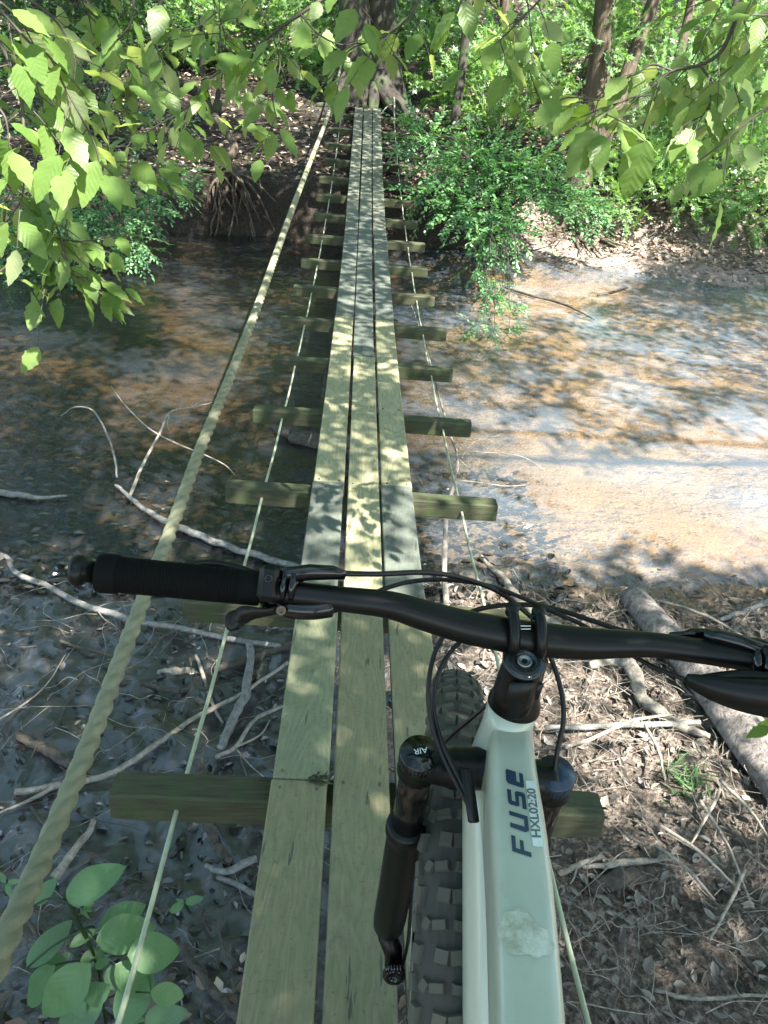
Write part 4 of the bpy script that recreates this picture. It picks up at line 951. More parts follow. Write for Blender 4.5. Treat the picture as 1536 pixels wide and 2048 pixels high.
def reg_mud(n):
    x = rng.uniform(-3.6, .5, n); y = rng.uniform(.5, 3.5, n); k = y < yn(x)+.1; return x[k], y[k]
litter('leaf_litter', 3600, reg_mud, 'litter_wet', .040, .001, .22)
def reg_spit(n):
    x = rng.uniform(1, 8, n); y = rng.uniform(8.6, 12.6, n); k = (y > yf(x)-.1) & (rng.random(n) < .5+.5*sst(0, 1, y-yf(x))); return x[k], y[k]
litter('leaf_litter', 7000, reg_spit, 'litter', .055, .006)
def reg_bed(n):
    x = rng.uniform(-5, 1.2, n); y = rng.uniform(3.1, 5.2, n); return x, y
litter('sunken_leaves', 5500, reg_bed, 'litter_wet', .065, .006, .15)
def reg_bed2(n):
    x = rng.uniform(.8, 6, n); y = rng.uniform(3.2, 5.0, n); k = rng.random(n) < .25+.5*(vnoise(x*2, y*2, 9) > .55); return x[k], y[k]
litter('sunken_leaves', 2600, reg_bed2, 'litter', .035, .004, .15, .4)
def twigs(name, n, fx, m, Lr, r, lift=.02):
    x, y = fx(n); mb = MB()
    for k in range(len(x)):
        a = rng.uniform(0, 2*pi); L_ = rng.uniform(*Lr); pts = []
        for s_ in np.linspace(-.5, .5, 5):
            px_, py_ = x[k]+cos(a)*L_*s_+.05*L_*rng.normal(), y[k]+sin(a)*L_*s_+.05*L_*rng.normal(); pts.append((px_, py_, float(gz(px_, py_, False))+lift*rng.uniform(.4, 1.8)+.01))
        tube(mb, spl(pts, 3), np.linspace(r, r*.4, 13)*rng.uniform(.5, 1.4), 5, caps=False)
    tag(mb.build(name, MAT[m]), kind='stuff')
def rr(n): x = rng.uniform(.5, 3.2, n); y = rng.uniform(.1, 3.3, n); return x, y
twigs('twig_litter', 1100, rr, 'dead_pale', (.06, .4), .0020, .03)
def rl(n): x = rng.uniform(-2.8, .4, n); y = rng.uniform(.2, 3.2, n); return x, y
twigs('twig_litter', 230, rl, 'dead_pale', (.08, .5), .0016)
twigs('twig_litter', 130, rl, 'dead_dark', (.1, .6), .004)
def rbk(n): x = rng.uniform(1.6, 7, n); y = rng.uniform(10.6, 11.6, n); return x, y
twigs('root_tangle', 90, rbk, 'dead_dark', (.2, .8), .008, .05)

# ------------------------------------------------------------------ sticks and branches on the near bank and in the creek
def stick(label, pts, r, m, name='stick', lift=.02, cat='stick', sub=(), rough=.12, water=False, hts=None):
    Q = []
    for k, (px, py) in enumerate(pts):
        p = HW(px, py) if water else H(px, py); h = (hts[k] if hts else lift); t_ = 1-h/abs(p[2]) if h else 1; Q.append(p*t_)
    mb = MB(); q = spl(Q, 9); q = q+np.mean(r)*1.0*np.stack([fbm(np.arange(len(q))*.33, np.full(len(q), k_*9.+px), 3, k_) for k_ in range(3)], -1)*1.3; tube(mb, q, np.interp(np.linspace(0, 1, len(q)), np.linspace(0, 1, len(r)), r)*(1+.25*fbm(np.arange(len(q))*.5, np.full(len(q), py*1.), 2, 7)), 10, rough=rough+.08, seed=rng.integers(99))
    for i_, br, r2 in sub:
        W = [Q[i_]]+[(HW(a, b) if water else H(a, b))*(1-h_/2.6) for a, b, h_ in br]; w_ = spl(W, 5); tube(mb, w_, np.linspace(r2, r2*.35, len(w_)), 6, rough=.1)
    return tag(mb.build(name, MAT[m]), label, cat)
stick('long pale curved branch crossing the mud under the grip and the rope', [(-30, 1095), (15, 1115), (30, 1145), (90, 1170), (160, 1205), (250, 1235), (370, 1260), (450, 1275), (560, 1292)], [.012, .014, .015, .017, .014, .012], 'dead_grey', 'fallen_branch', .05, 'branch')
stick('grey branch half sunk in the creek reaching the bridge beside the left cable', [(232, 970), (260, 995), (300, 1025), (370, 1060), (450, 1090), (540, 1118), (640, 1150)], [.010, .014, .019, .021, .018, .016], 'dead_grey', 'fallen_branch', .03, 'branch', water=True)
stick('forked bare twig standing out of the creek left of the rope', [(260, 992), (285, 930), (318, 870), (340, 825), (385, 815), (425, 805)], [.011, .010, .008, .006, .004, .003], 'dead_pale', 'bare_twig', .1, 'twig', water=True, hts=[.0, .15, .3, .42, .5, .55],
      sub=[(2, [(290, 850, .34), (250, 810, .38), (222, 772, .40)], .006), (2, [(360, 890, .32), (410, 910, .34), (450, 930, .3), (470, 950, .25)], .006), (3, [(335, 850, .40), (342, 868, .40)], .003), (4, [(430, 780, .5), (428, 790, .52)], .003)])
stick('thin arched stem curving out of the water near the left edge', [(234, 955), (230, 920), (215, 870), (187, 822), (150, 814), (122, 832)], [.007, .007, .006, .005, .003], 'dead_grey', 'bare_twig', .1, 'twig', water=True, hts=[0, .1, .25, .35, .4, .38])
stick('dark wet limb poking in from the left edge of the creek', [(-40, 985), (20, 988), (70, 995), (135, 992)], [.022, .02, .014, .006], 'dead_grey', 'fallen_branch', .02, 'branch', water=True)
stick('dark sodden chunk of log in the water under the fourth crossbeam', [(545, 848), (580, 868), (630, 882), (700, 885)], [.02, .05, .06, .05], 'dead_dark', 'fallen_log', .03, 'log', water=True, rough=.4)
stick('thick pale stick standing curved against the mud left of the planks', [(500, 1285), (503, 1320), (490, 1390), (462, 1450), (438, 1500)], [.016, .019, .021, .02, .017], 'dead_grey', 'stick', .06)
stick('slender crooked pale stick beside the left cable', [(393, 1310), (405, 1350), (420, 1400), (445, 1445)], [.008, .009, .008, .006], 'dead_pale')
stick('thick brown stick lying towards the planks below the shifter', [(430, 1338), (480, 1325), (530, 1308), (590, 1290)], [.018, .02, .02, .017], 'dead_dark', lift=.03)
stick('short broken wood chunk on the mud between the rope and the cable', [(318, 1346), (350, 1344), (390, 1342)], [.016, .018, .015], 'dead_pale', lift=.02, rough=.3)
stick('dark straight stick pressed in the mud right of the rope', [(236, 1362), (290, 1368), (340, 1380), (392, 1382)], [.012, .013, .013, .010], 'dead_dark')
stick('long stick running from the left edge up to the second crossbeam', [(30, 1585), (110, 1572), (220, 1548), (300, 1500), (380, 1442), (480, 1390), (575, 1325)], [.013, .013, .012, .011, .010, .008], 'dead_pale', lift=.04, sub=[(1, [(60, 1600, .03), (0, 1625, .02)], .011)])
stick('stout dark stick end at the far left behind the rope', [(40, 1470), (90, 1500), (140, 1530)], [.02, .022, .02], 'dead_dark', lift=.03)
stick('forked pale twig by the left plank edge', [(430, 1515), (470, 1495), (510, 1440), (565, 1412)], [.009, .009, .008, .006], 'dead_pale', lift=.05, sub=[(1, [(520, 1470, .05), (540, 1440, .05)], .006), (1, [(500, 1530, .05), (530, 1556, .04)], .004)])
stick('dark thin branch lying flat on the mud left of the rope', [(-20, 1262), (60, 1270), (150, 1292), (240, 1315)], [.010, .010, .009, .006], 'dead_dark')
stick('thin pale twig looping over the mud at the left edge', [(0, 1438), (60, 1400), (100, 1360), (130, 1310)], [.004, .004, .003, .002], 'dead_pale', lift=.04)
stick('curved brown stick emerging below the nearest crossbeam', [(398, 1520), (402, 1560), (415, 1640), (440, 1700), (460, 1725)], [.018, .02, .02, .018, .014], 'dead_dark', lift=.05)
stick('grey stick running under the left plank below the nearest crossbeam', [(412, 1732), (455, 1742), (515, 1715)], [.008, .013, .014], 'dead_grey', lift=.05)
stick('pale bleached stick poking from under the left plank', [(435, 1752), (470, 1768), (510, 1790)], [.009, .010, .009], 'dead_grey', lift=.04)
stick('brown stick leaning towards the lower left plant', [(110, 1755), (145, 1705), (190, 1645)], [.016, .014, .010], 'dead_pale', lift=.06)
stick('dark stem running down to the bottom edge left of the planks', [(355, 1880), (390, 1930), (430, 1985), (475, 2040)], [.014, .013, .012, .010], 'dead_dark', lift=.08)
stick('thin wire-like stem left of the planks at the bottom', [(430, 1840), (448, 1900), (470, 1985)], [.004, .004, .003], 'dead_dark', lift=.12)
# right side
o = log('fallen_log', 'thick pale weathered log lying slanted behind the handlebar on the right', H(1262, 1188)*.975, H(1640, 1660)*.985, .062, .115, 'log', 26, .28, np.array([0, 0, .03]))
stick('curved bleached hollow bark slab under the right handlebar', [(1180, 1330), (1240, 1322), (1268, 1345), (1290, 1400), (1360, 1450), (1420, 1470)], [.018, .03, .034, .03, .024, .012], 'dead_pale', 'bark_slab', .05, 'bark', rough=.35)
stick('level green-grey stick crossing the litter right of the frame', [(1090, 1455), (1180, 1455), (1270, 1450), (1400, 1445)], [.010, .013, .014, .011], 'dead_grey', lift=.06)
stick('slim stick slanting under the level one right of the frame', [(1130, 1495), (1200, 1470), (1270, 1440), (1345, 1430)], [.008, .009, .008, .005], 'dead_pale', lift=.07)
stick('pale stick pointing up to the handlebar clamp', [(960, 1112), (1000, 1150), (1040, 1200), (1110, 1250), (1180, 1290)], [.010, .019, .023, .024, .02], 'dead_pale', 'fallen_branch', .05, 'branch')
stick('slender vertical sapling stem rising from the water right of the planks', [(892, 1240), (890, 1130), (893, 1040), (908, 960), (915, 915), (895, 850), (850, 690), (823, 610)], [.016, .016, .014, .011, .008, .007, .005, .004], 'dead_pale', 'dead_stem', .1, 'stem', water=True, hts=[.0, .1, .25, .4, .5, .55, .5, .3],
      sub=[(4, [(960, 905, .5), (1040, 912, .5), (1090, 940, .45)], .0035), (4, [(935, 935, .45), (955, 950, .42)], .004), (3, [(960, 965, .4), (1010, 972, .4), (1052, 970, .4)], .0045), (3, [(940, 890, .5), (1000, 870, .5)], .003), (2, [(860, 990, .3), (840, 960, .3)], .004)])
stick('branching grey limb at the right edge beyond the log', [(1600, 1195), (1530, 1208), (1480, 1225), (1440, 1240)], [.02, .018, .014, .012], 'dead_grey', 'fallen_branch', .05, 'branch', sub=[(1, [(1560, 1165, .1), (1600, 1140, .1)], .008)])
stick('long thin pale stick between the log and the right edge', [(1280, 1195), (1350, 1210), (1420, 1235), (1490, 1275)], [.008, .008, .008, .006], 'dead_pale', lift=.05)
stick('flat pointed strip of pale wood right of the nearest crossbeam', [(1165, 1735), (1230, 1728), (1290, 1722), (1345, 1720)], [.006, .014, .012, .003], 'dead_pale', 'bark_strip', .05, 'bark')
stick('short forked stick beside the nearest crossbeam end', [(1118, 1748), (1155, 1730), (1205, 1712)], [.010, .011, .009], 'dead_pale', lift=.04, sub=[(1, [(1148, 1755, .03), (1140, 1768, .02)], .006)])
stick('rotten brown log piece below the pointed wood strip', [(1185, 1780), (1240, 1760), (1300, 1740)], [.02, .035, .03], 'dead_dark', 'fallen_log', .02, 'log', rough=.35)
stick('pale thin stick lying level near the bottom right corner', [(1310, 1980), (1370, 1995), (1430, 1998), (1480, 1990), (1560, 1995)], [.006, .007, .006, .004], 'dead_pale', lift=.04)
for px, py, qx, qy, lab in ((1318, 1648, 1480, 1780, 'long straight pale stem crossing the tangle at the right, upper one'), (1400, 1600, 1500, 1800, 'straight stem running steeply down the right tangle'), (1310, 1690, 1430, 1800, 'thin stem crossing below the long pale one in the right tangle'), (1440, 1560, 1545, 1690, 'smooth greyish stem at the right edge of the tangle'),
                            (1290, 1450, 1330, 1560, 'pale thorny stem standing among litter under the right bar'), (1440, 1580, 1380, 1690, 'leaning pale stem crossing the other way in the tangle'), (1490, 1740, 1420, 1880, 'pale stem slanting left below the tangle')):
    stick(lab, [(px, py), ((px+qx)/2+6, (py+qy)/2-6), (qx, qy)], [.007, .006, .004], 'dead_pale', 'dry_stem', .10, 'stem')
stick('pale thin pole in the shallows near the far spit', [(1195, 590), (1225, 585), (1255, 575)], [.01, .014, .01], 'dead_dark', 'fallen_branch', .03, 'branch', water=True)
stick('long dark limb lying in the shallow water off the right bank', [(1010, 575), (1060, 590), (1130, 610), (1190, 640)], [.012, .014, .012, .006], 'dead_dark', 'fallen_branch', .03, 'branch', water=True)

# grass tuft and seedling plants
def tuft(label, px, py, n, L_, col='leaf_under'):
    b = H(px, py); mb = MB(); a = rng.uniform(0, 2*pi, n); d = np.stack([np.cos(a)*.7, np.sin(a)*.7, rng.uniform(.4, 1.2, n)], -1)
    scatter(mb, 'oval', b+.05*rng.normal(size=(n, 3))*[1, 1, .2], d, rng.normal(size=(n, 3))*.3+[0, 0, 1], L_*rng.uniform(.5, 1.2, n), None, .13)
    tag(mb.build('grass_tuft', MAT[col], smooth=False), label, 'grass')
tuft('small green grass tuft on the sunlit litter below the log', 1370, 1570, 45, .12, 'leaf_privet')
tuft('sparse grass blades behind the right brake lever', 1420, 1345, 26, .12)
def plant(label, stem, leaves, d0, m='leaf_big', name='leafy_plant'):
    """leaves = base px, tip px, depth"""
    o = empty(name, P(*stem[0]), label, 'plant'); bpy.context.view_layer.update(); inv = mathutils.Matrix.Translation(-o.location)
    mb = MB(); st = MB(); pos, dr, nn, sz, wd = [], [], [], [], []
    for (ax_, ay, bx_, by, d, w_) in leaves:
        a = P(ax_, ay, d); b = P(bx_, by, d+rng.uniform(-.03, .05)); pos.append(a); dr.append(b-a); sz.append(np.linalg.norm(b-a)); nn.append(-FW*.7+np.array([0, 0, .6])+.15*rng.normal(size=3)); wd.append(w_)
        c = P(*stem[int(np.argmin([math.hypot(s_[0]-ax_, s_[1]-ay) for s_ in stem]))]); tube(st, spl([c, (a+c)/2+UP*.01, a], 4), [.0028]*4+[.002]*5, 6)
    scatter(mb, 'broad', np.array(pos), np.array(dr), np.array(nn), np.array(sz), None, np.array(wd)*.80)
    tube(st, spl([P(*s_) for s_ in stem], 6), .004, 8)
    a = mb.build('leaves', MAT[m], o, smooth=True); a.matrix_parent_inverse = inv; b = st.build('stem', MAT['leaf_under'], o); b.matrix_parent_inverse = inv
plant('broad-leaved green plant growing up beside the cable at the bottom left', [(215, 2080, 2.3), (205, 2000, 2.1), (195, 1930, 1.95), (165, 1860, 1.85), (140, 1810, 1.8), (125, 1800, 1.8)],
      [(132, 1800, 240, 1732, 1.8, 1.1), (70, 1810, 108, 1758, 1.85, 1.2), (55, 1935, 140, 1842, 1.85, 1.0), (110, 1930, 40, 2022, 1.85, .9), (180, 1925, 75, 2045, 1.75, 1.15), (195, 1885, 282, 1842, 1.9, 1.3), (200, 1862, 285, 1808, 1.95, 1.3),
       (192, 1885, 310, 1848, 1.8, 1.5), (255, 1912, 360, 1898, 1.75, 1.7), (190, 1935, 218, 1918, 1.8, 1.2), (85, 1945, 140, 1905, 1.9, 1.1), (135, 1895, 198, 1855, 1.85, .8), (300, 1985, 372, 1992, 1.75, 1.3), (170, 2000, 215, 1975, 1.8, 1.6), (240, 2050, 298, 1930, 1.85, 1.4),
       (290, 2045, 370, 2025, 1.8, 1.4), (230, 1930, 302, 1990, 1.85, 1.4), (160, 1930, 210, 1900, 1.9, 1.5), (120, 2060, 200, 2010, 1.9, 1.4), (215, 2070, 290, 2040, 1.9, 1.3), (205, 1950, 300, 1960, 1.9, 1.3), (140, 1960, 165, 2040, 1.9, 1.2)], 1.8)
plant('small seedling on the mud above the broad-leaved plant', [(170, 1830, 2.35), (165, 1812, 2.3)], [(165, 1812, 140, 1800, 2.3, .8), (165, 1812, 190, 1806, 2.3, .8), (165, 1812, 175, 1845, 2.3, .7), (165, 1812, 185, 1825, 2.3, .7)], 2.3, name='seedling')
plant('tiny seedling with slim leaves right of the cable near the bottom', [(380, 1825, 2.5), (370, 1808, 2.4)], [(368, 1808, 335, 1825, 2.4, .9), (370, 1806, 405, 1795, 2.4, .9), (370, 1806, 352, 1798, 2.4, .8)], 2.4, name='seedling')
plant('blue-green seedling at the left edge behind the rope', [(12, 1790, 2.4), (14, 1765, 2.35)], [(14, 1765, -6, 1745, 2.35, 1), (14, 1765, 40, 1762, 2.35, 1), (14, 1765, 20, 1795, 2.35, 1)], 2.35, name='seedling')

# ------------------------------------------------------------------ beech branches hanging into the picture
def beech(label, twl, lsize=.085, step=.05, d=1.6, group=None, leafmat='leaf_beech', under=0):
    base = P(twl[0][0][0], twl[0][0][1], d); o = empty('beech_branch', base, label, 'branch', group); bpy.context.view_layer.update(); inv = mathutils.Matrix.Translation(-o.location)
    TWS = []; pos, dr, nn, sz = [], [], [], []
    for pts in twl:
        tw = MB(); TWS.append(tw)
        Q = spl([P(*t4[:3]) for t4 in pts], 12); L_ = np.concatenate([[0], np.cumsum(np.linalg.norm(np.diff(Q, axis=0), axis=1))])
        r0 = pts[0][3] if len(pts[0]) > 3 else .0028
        tube(tw, Q, np.linspace(r0, .0011, len(Q)), 7, rough=.15)
        s_ = step*.6; k = rng.integers(2)
        while s_ < L_[-1]+.001:
            p = np.array([np.interp(s_, L_, Q[:, i_]) for i_ in range(3)]); p2 = np.array([np.interp(min(s_+.01, L_[-1]), L_, Q[:, i_]) for i_ in range(3)]); p1 = np.array([np.interp(s_-.012, L_, Q[:, i_]) for i_ in range(3)])
            t_ = nrm(p2-p1); side = nrm(np.cross(t_, [0, 0, 1.]))*(1 if k % 2 else -1)
            sd_ = rng.random() < .55        # some sub twigs
            dd = nrm(t_*.6+side*.8+rng.normal(size=3)*.25+np.array([0, 0, -.35]))
            if sd_ and s_ < L_[-1]-.05:
                l2 = rng.uniform(.05, .17); e = p+dd*l2; tube(tw, spl([p, (p+e)/2+[0, 0, .006], e], 4), [.0015]*4+[.0009]*5, 5)
                for f in (.5, 1.0) if l2 > .07 else (1.0,):
                    pos.append(p+dd*l2*f); dr.append(dd+rng.normal(size=3)*.35+[0, 0, -.25] if f == 1 else dd+nrm(np.cross(dd, [0, 0, 1.]))*rng.choice([-1, 1])*.9+[0, 0, -.3]); nn.append(rng.normal(size=3)*.42+[0, -.25, 1]); sz.append(lsize*rng.uniform(.75, 1.3))
            else:
                pp = p+dd*.008; pos.append(pp); dr.append(dd+[0, 0, -.2]); nn.append(rng.normal(size=3)*.42+[0, -.25, 1]); sz.append(lsize*rng.uniform(.75, 1.3))
            s_ += step*rng.uniform(.7, 1.3); k += 1
        pos.append(Q[-1]); dr.append(nrm(Q[-1]-Q[-4])+[0, 0, -.2]); nn.append(rng.normal(size=3)*.3+[0, -.2, 1]); sz.append(lsize)
    mb = MB(); N = len(pos); scatter(mb, 'fine', np.array(pos), np.array(dr), np.array(nn), np.array(sz), None, rng.uniform(.8, 1.1, N)*1.1)
    a = mb.build('leaves', MAT[leafmat], o, smooth=True); a.matrix_parent_inverse = inv
    for tw in TWS: b = tw.build('twig', MAT['twig'], o); b.matrix_parent_inverse = inv
beech('beech branch with large drooping leaves hanging in from the top left corner', [
    [(-60, 20, 1.45, .005), (0, 90, 1.45), (25, 140, 1.45), (42, 200, 1.45), (47, 250, 1.45), (46, 300, 1.46), (48, 345, 1.47), (42, 400, 1.48), (10, 445, 1.5)],
    [(30, -20, 1.5, .003), (110, 40, 1.52), (150, 120, 1.55), (140, 200, 1.56)],
    [(-20, 120, 1.6, .003), (60, 150, 1.62), (120, 230, 1.65), (150, 300, 1.67), (140, 380, 1.7)],
    [(0, 20, 1.4, .003), (60, 85, 1.42), (100, 115, 1.43), (125, 165, 1.45), (165, 240, 1.47), (190, 290, 1.48), (200, 335, 1.5), (208, 350, 1.5)],
    [(0, 5, 1.35, .003), (30, 30, 1.38), (60, 60, 1.4), (110, 70, 1.42)],
    [(-20, 200, 1.4, .003), (10, 235, 1.4), (20, 300, 1.42)]], .078, .027)
beech('beech branch curving down over the shaded creek at the left', [
    [(-30, 470, 1.75, .004), (35, 440, 1.75), (60, 422, 1.75), (105, 440, 1.76), (128, 500, 1.78), (138, 545, 1.8), (122, 575, 1.8), (115, 600, 1.82)],
    [(-30, 350, 1.7, .003), (30, 375, 1.72), (60, 410, 1.74), (85, 440, 1.76), (110, 475, 1.78), (170, 482, 1.8), (240, 470, 1.82)],
    [(110, 475, 1.8, .0026), (112, 520, 1.8), (120, 540, 1.82), (160, 545, 1.84)],
    [(112, 520, 1.8, .0022), (90, 560, 1.82), (70, 600, 1.84)],
    [(240, 330, 2.0, .0022), (290, 350, 2.0), (330, 340, 2.02)],
    [(138, 545, 1.8, .002), (180, 570, 1.82), (215, 600, 1.84)],
    [(-20, 560, 1.8, .0024), (30, 520, 1.8), (80, 500, 1.8)],
    [(-20, 420, 1.7, .003), (20, 400, 1.72), (60, 380, 1.74)]], .068, .028)
beech('long dark beech branch sweeping from the top centre down to the left with small leaves', [
    [(690, -30, 2.1, .0055), (600, 28, 2.1), (545, 68, 2.12), (488, 115, 2.15), (415, 160, 2.18), (380, 210, 2.2), (300, 260, 2.22), (262, 285, 2.24), (240, 320, 2.26)],
    [(488, 115, 2.15, .003), (445, 90, 2.12), (440, 40, 2.1), (438, -20, 2.1)],
    [(415, 160, 2.18, .0024), (370, 230, 2.2), (385, 260, 2.22), (420, 290, 2.24)],
    [(545, 68, 2.12, .003), (560, 130, 2.1), (545, 190, 2.1), (556, 250, 2.12), (550, 270, 2.12)],
    [(600, 28, 2.1, .003), (640, 70, 2.08), (690, 90, 2.06), (740, 70, 2.05)]], .075, .029)
beech('beech twig drooping near the top left between the corner branch and the long one', [
    [(270, -20, 1.7, .003), (262, 45, 1.72), (235, 80, 1.74), (212, 105, 1.75), (170, 112, 1.76), (120, 108, 1.76)],
    [(205, 340, 1.7, .002), (215, 270, 1.7), (160, 130, 1.68), (100, 90, 1.66)],
    [(330, -10, 1.75, .002), (300, 60, 1.78), (330, 130, 1.8)]], .075, .030)
beech('beech sprigs poking down from the top edge at the centre', [
    [(850, -20, 1.8, .003), (820, 30, 1.82), (790, 60, 1.84), (755, 78, 1.86), (700, 100, 1.88), (665, 150, 1.9), (650, 165, 1.9)],
    [(930, -20, 1.7, .003), (920, 10, 1.7), (900, 40, 1.72)], [(700, -20, 1.8, .0025), (715, 20, 1.8), (730, 50, 1.8)]], .075, .030)
beech('beech branch with olive leaves reaching in from the right edge', [
    [(1700, -60, 1.7, .0065), (1490, -10, 1.7), (1468, 50, 1.72), (1440, 105, 1.74), (1400, 130, 1.76), (1345, 142, 1.78), (1310, 170, 1.8), (1270, 195, 1.82), (1210, 215, 1.84), (1160, 235, 1.86)],
    [(1345, 142, 1.78, .003), (1300, 130, 1.78), (1250, 170, 1.8), (1190, 200, 1.82), (1150, 205, 1.84)],
    [(1400, 130, 1.76, .003), (1430, 180, 1.74), (1400, 240, 1.72), (1370, 280, 1.7)],
    [(1560, 60, 1.6, .003), (1500, 100, 1.62), (1470, 160, 1.64), (1480, 210, 1.66)],
    [(1560, 200, 1.5, .003), (1500, 240, 1.5), (1440, 290, 1.52), (1400, 320, 1.54)],
    [(1640, 20, 1.6, .003), (1545, 30, 1.6), (1500, 30, 1.6)]], .068, .027)
beech('beech twig with a few hanging leaves right of the big twin tree', [
    [(1100, -20, 1.9, .003), (1040, 40, 1.9), (1000, 80, 1.92), (960, 115, 1.94), (925, 140, 1.96)],
    [(1000, 80, 1.92, .002), (1010, 120, 1.92), (1000, 150, 1.92)]], .085, .075)
beech('beech twig holding one broad leaf cluster in front of the right bank trunk', [
    [(1300, 190, 1.7, .002), (1250, 200, 1.7), (1200, 240, 1.68), (1198, 270, 1.66)], [(1200, 200, 1.7, .002), (1140, 195, 1.7), (1110, 205, 1.72)]], .10, .045)
def wild(seed, starts, d, n=7):
    r_ = np.random.default_rng(seed); out = []
    for (x, y, a) in starts:
        pts = []; a = radians(a)
        for k in range(n):
            pts.append((x, y, d+.03*k+r_.uniform(0, .1), .0026)); x += cos(a)*48; y += sin(a)*48; a += r_.normal()*.28
        out.append(pts)
    return out
beech('beech branch in the second layer behind the corner leaves at the top left', wild(3, [(-20, 60, 20), (-20, 190, 10), (150, -20, 60), (330, -20, 110), (420, -20, 70), (-20, 330, 15), (520, -20, 150), (250, 130, 25)], 2.7), .085, .036)
beech('beech branch in the second layer behind the olive leaves at the top right', wild(5, [(1560, 90, 170), (1560, 180, 175), (1460, -20, 120), (1050, -20, 80), (950, -20, 40), (1560, 20, 160)], 2.6), .085, .036)
beech('single beech sprig entering at the right edge beside the log', [[(1600, 1440, 1.5, .002), (1560, 1450, 1.5), (1540, 1455, 1.5)]], .05, .04)

# ------------------------------------------------------------------ unseen overhead crowns, leaves placed so their shade falls on chosen spots
LIT = np.array([
 [.15,.15,.2,.25,.3,.2,.5,.5,.4,.5,.6,.6],
 [.12,.12,.3,.4,.5,.25,.35,.5,.4,.5,.6,.7],
 [.12,.2,.25,.35,.35,.3,.5,.85,.8,.7,.8,.85],
 [.2,.3,.08,.03,.03,.15,.5,.85,.75,.6,.7,.7],
 [.04,.04,.30,.08,.1,.22,.3,.5,.5,.55,.35,.35],
 [.3,.08,.30,.2,.15,.3,.3,.6,.7,.75,.6,.5],
 [.1,.4,.45,.3,.1,.25,.35,.85,.8,.95,.95,.85],
 [.0,.1,.45,.45,.15,.15,.3,.6,.9,1,1,1],
 [.0,.0,.04,.04,.04,.12,.25,.6,.6,.8,.95,1],
 [.0,.0,.0,.0,.02,.10,.15,.8,.8,.75,.45,.5],
 [.0,.0,.0,.0,.03,.08,.08,.6,.75,.85,.5,.4],
 [.0,.0,.0,.02,.03,.05,.05,.6,.7,.6,.5,.3],
 [.0,.0,.0,.0,.0,.0,.0,.15,.5,.6,.3,.1],
 [.0,.0,.0,.0,.0,.0,.0,.0,.1,.3,.15,.05],
 [.0,.0,.0,.0,.0,.0,.0,.0,.0,.02,.02,.0],
 [.0,.0,.0,.0,.0,.0,.0,.0,.0,.0,.0,.0]])
def litmap(px, py):
    u = np.clip(px/128-.5, 0, 10.999); v = np.clip(py/128-.5, 0, 14.999); i = u.astype(int); j = v.astype(int); f = u-i; g = v-j
    return (LIT[j, i]*(1-f)+LIT[j, i+1]*f)*(1-g)+(LIT[j+1, i]*(1-f)+LIT[j+1, i+1]*f)*g
SPOT = [(350, 590, 75, 28, 1), (55, 690, 60, 34, 1), (330, 745, 130, 36, .95), (180, 775, 70, 30, .85), (480, 775, 60, 30, .8), (310, 965, 60, 40, .9), (470, 885, 60, 30, .7), (600, 900, 50, 30, .6), (560, 800, 50, 20, .6),
        (1160, 520, 150, 60, .9), (1430, 545, 130, 38, .08), (1200, 1420, 120, 140, .75), (1400, 1200, 130, 50, .25), (1300, 1260, 110, 60, .7), (1450, 1450, 90, 90, .5), (1250, 1050, 330, 60, 1), (1330, 900, 260, 110, 1), (1000, 700, 130, 30, .35), (1080, 780, 160, 30, .35), (1350, 620, 220, 36, .3), (1430, 800, 90, 40, .4), (1240, 850, 120, 22, .4),
        (560, 1500, 200, 500, .0), (720, 560, 50, 60, .45), (700, 720, 60, 60, .55), (730, 240, 70, 60, .25), (730, 100, 110, 120, .05)]
def spots(l, px, py):
    for a, b, c, d, v in SPOT:
        e = ((px-a)/c)**2+((py-b)/d)**2; w_ = np.clip(1.35-e, 0, 1); w_ = np.minimum(1, w_*2.5); l = l*(1-w_)+v*w_
    return l
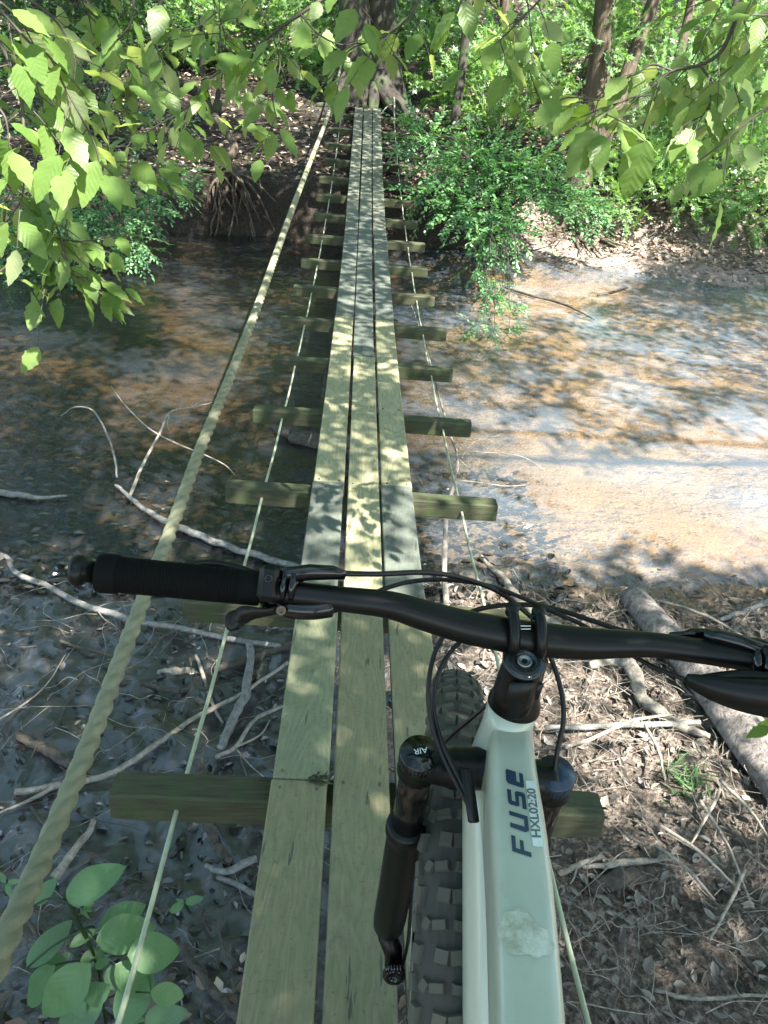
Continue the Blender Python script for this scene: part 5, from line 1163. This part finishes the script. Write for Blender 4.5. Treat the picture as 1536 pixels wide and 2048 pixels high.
def want(p):
    """sunlit share wanted where the sun ray through p lands"""
    t_ = (p[:, 2]+2.55)/SUN[2]; q = p-SUN*t_[:, None]
    for _ in range(3):
        zg = np.maximum(gz(q[:, 0], q[:, 1], False), ZW); t_ = (p[:, 2]-zg)/SUN[2]; q = p-SUN*t_[:, None]
    px, py, d = project(q); on = (d > .3) & (px > -160) & (px < 1700) & (py > -120) & (py < 2200)
    l = np.where(on, spots(litmap(px, py), px, py), .6)
    nz = fbm(q[:, 0]*1.7, q[:, 1]*1.5, 3, 55)*np.where((q[:, 0] > .6) & (q[:, 1] > 3.6) & (q[:, 1] < 9.8), .45, np.where((q[:, 0] > .3) & (q[:, 1] < 3.5), 1.8, 1.1)); l = np.where(l > .025, np.clip(l+nz*2.4*np.minimum(1, l*4)*np.minimum(1, (1.02-l)*4), .01, 1), l)
    # rays caught by the bridge or by the bicycle first
    for _ in range(2):
        yb = q[:, 1]; 
    tb_ = (p[:, 2]-bz(np.clip(q[:, 1], -.5, 14.7)))/SUN[2]; b = p-SUN*tb_[:, None]; tb_ = (p[:, 2]-bz(np.clip(b[:, 1], -.5, 14.7)))/SUN[2]; b = p-SUN*tb_[:, None]
    onb = (np.abs(b[:, 0]-bx(b[:, 1])) < .45) & (b[:, 1] > -.5) & (b[:, 1] < 14.6)
    px, py, d = project(b); lb = spots(litmap(px, py), px, py)*.52; lb = np.where(py > 1000, np.minimum(lb, .04), lb); lb = np.where(py > 1240, 0, lb); l = np.where(onb & (d > .3), lb, l)
    tc = (p[:, 2]+.55)/SUN[2]; c = p-SUN*tc[:, None]
    onc = (c[:, 0] > -.55) & (c[:, 0] < .75) & (c[:, 1] > -.6) & (c[:, 1] < 1.0); l = np.where(onc, .0, l)
    for lo_, hi_ in (((-1.5, .9, -.4), (-.15, 2.3, .5)), ((.3, .9, -.3), (1.5, 2.2, .5))):
        cz = (lo_[2]+hi_[2])/2; tl = (p[:, 2]-cz)/SUN[2]; e = p-SUN*tl[:, None]; m = (e[:, 0] > lo_[0]) & (e[:, 0] < hi_[0]) & (e[:, 1] > lo_[1]) & (e[:, 1] < hi_[1])
        l = np.where(m, np.maximum(l, np.where(fbm(e[:, 0]*6, e[:, 1]*6, 2, 91) > 0, .9, .15)), l)
    return l
mb_c = {}
CT = [('unseen tall tree at the left rear, crown shaped to shade the mud', (-6.5, -3.5), 'oak'), ('unseen tall tree at the right rear, crown shaped to shade the bicycle', (5.5, -6.5), 'oak'), ('unseen tall tree right of the sandy shallows, crown shaped for dappled shade', (10.5, 2.5), 'tree'), ('unseen tall tree left of the creek bend, crown shaped for dappled shade', (-8.5, 6.0), 'tree'), ('unseen tall tree behind the camera on the near bank, crown shaped for shade', (0.5, -8.5), 'tree'), ('unseen tall tree above the right bank, crown shaped for dappled shade', (11.5, 9.0), 'tree')]
CTP = np.array([c[1] for c in CT])
NS = 330000
p = np.stack([rng.uniform(-16, 20, NS), rng.uniform(-11, 26, NS), rng.uniform(2.0, 5.6, NS)], -1)
area = 36*37.; nl = 7; ls = .12; la_ = .27*ls*ls*.9        # leaf size .125: area of one leaf
lam_have = NS*nl*la_/area*.75
l = want(p); need = -np.log(np.clip(l+.008, 0, 1))
clump = .6+.8*vnoise(p[:, 0]*1.1+p[:, 2]*.4, p[:, 1]*1.1, 77)
keep = rng.random(NS) < need/lam_have*clump*1.0
# crowns end short of the view and leave the sky open beyond the creek
pxx, pyy, dd_ = project(p); inview = (dd_ > 0) & (pyy > -60)
keep &= ~inview & ~((p[:, 1] > 12) & (l > .2) & ((vnoise(p[:, 0]*.4+9, p[:, 1]*.4, 5) < .52) | (p[:, 2] < 3.4)))
p = p[keep]; own = np.argmin(((p[:, None, :2]-CTP[None])**2).sum(-1), 1)
print('canopy', lam_have, len(p), need.max())
for k, (lab, (x, y), kd) in enumerate(CT):
    q = p[own == k]
    if not len(q): continue
    b = np.array([x, y, float(gz(x, y, False))]); o = empty('unseen_shade_tree', b, lab, 'tree'); bpy.context.view_layer.update(); inv = mathutils.Matrix.Translation(-o.location)
    mb = MB(); dr = rng.normal(size=(len(q), 3)); dr[:, 2] *= .3; sprays(q, dr, .42*rng.uniform(.7, 1.3, len(q)), nl, ls, 'diamond', mb, None, droop=.15, flat=.25)
    a = mb.build('crown', MAT['leaf_canopy'], o, smooth=False); a.matrix_parent_inverse = inv  # crown added out of view, its gaps shaped by the wanted sunlight
    mb = MB(); trunk(mb, [b-[0, 0, .2], b+[0, 0, 1], b+[.2, .1, 4], b+[.1, .3, 8.5]], [.42, .32, .26, .16])
    for _ in range(9):
        e = q[rng.integers(len(q))]; s_ = b+np.array([.1, .1, rng.uniform(2.5, 6)]); tube(mb, spl([s_, (s_+e)/2+[0, 0, .5], e], 5), np.linspace(.09, .012, 11), 7)
    a = mb.build('trunk', MAT['bark'], o); a.matrix_parent_inverse = inv
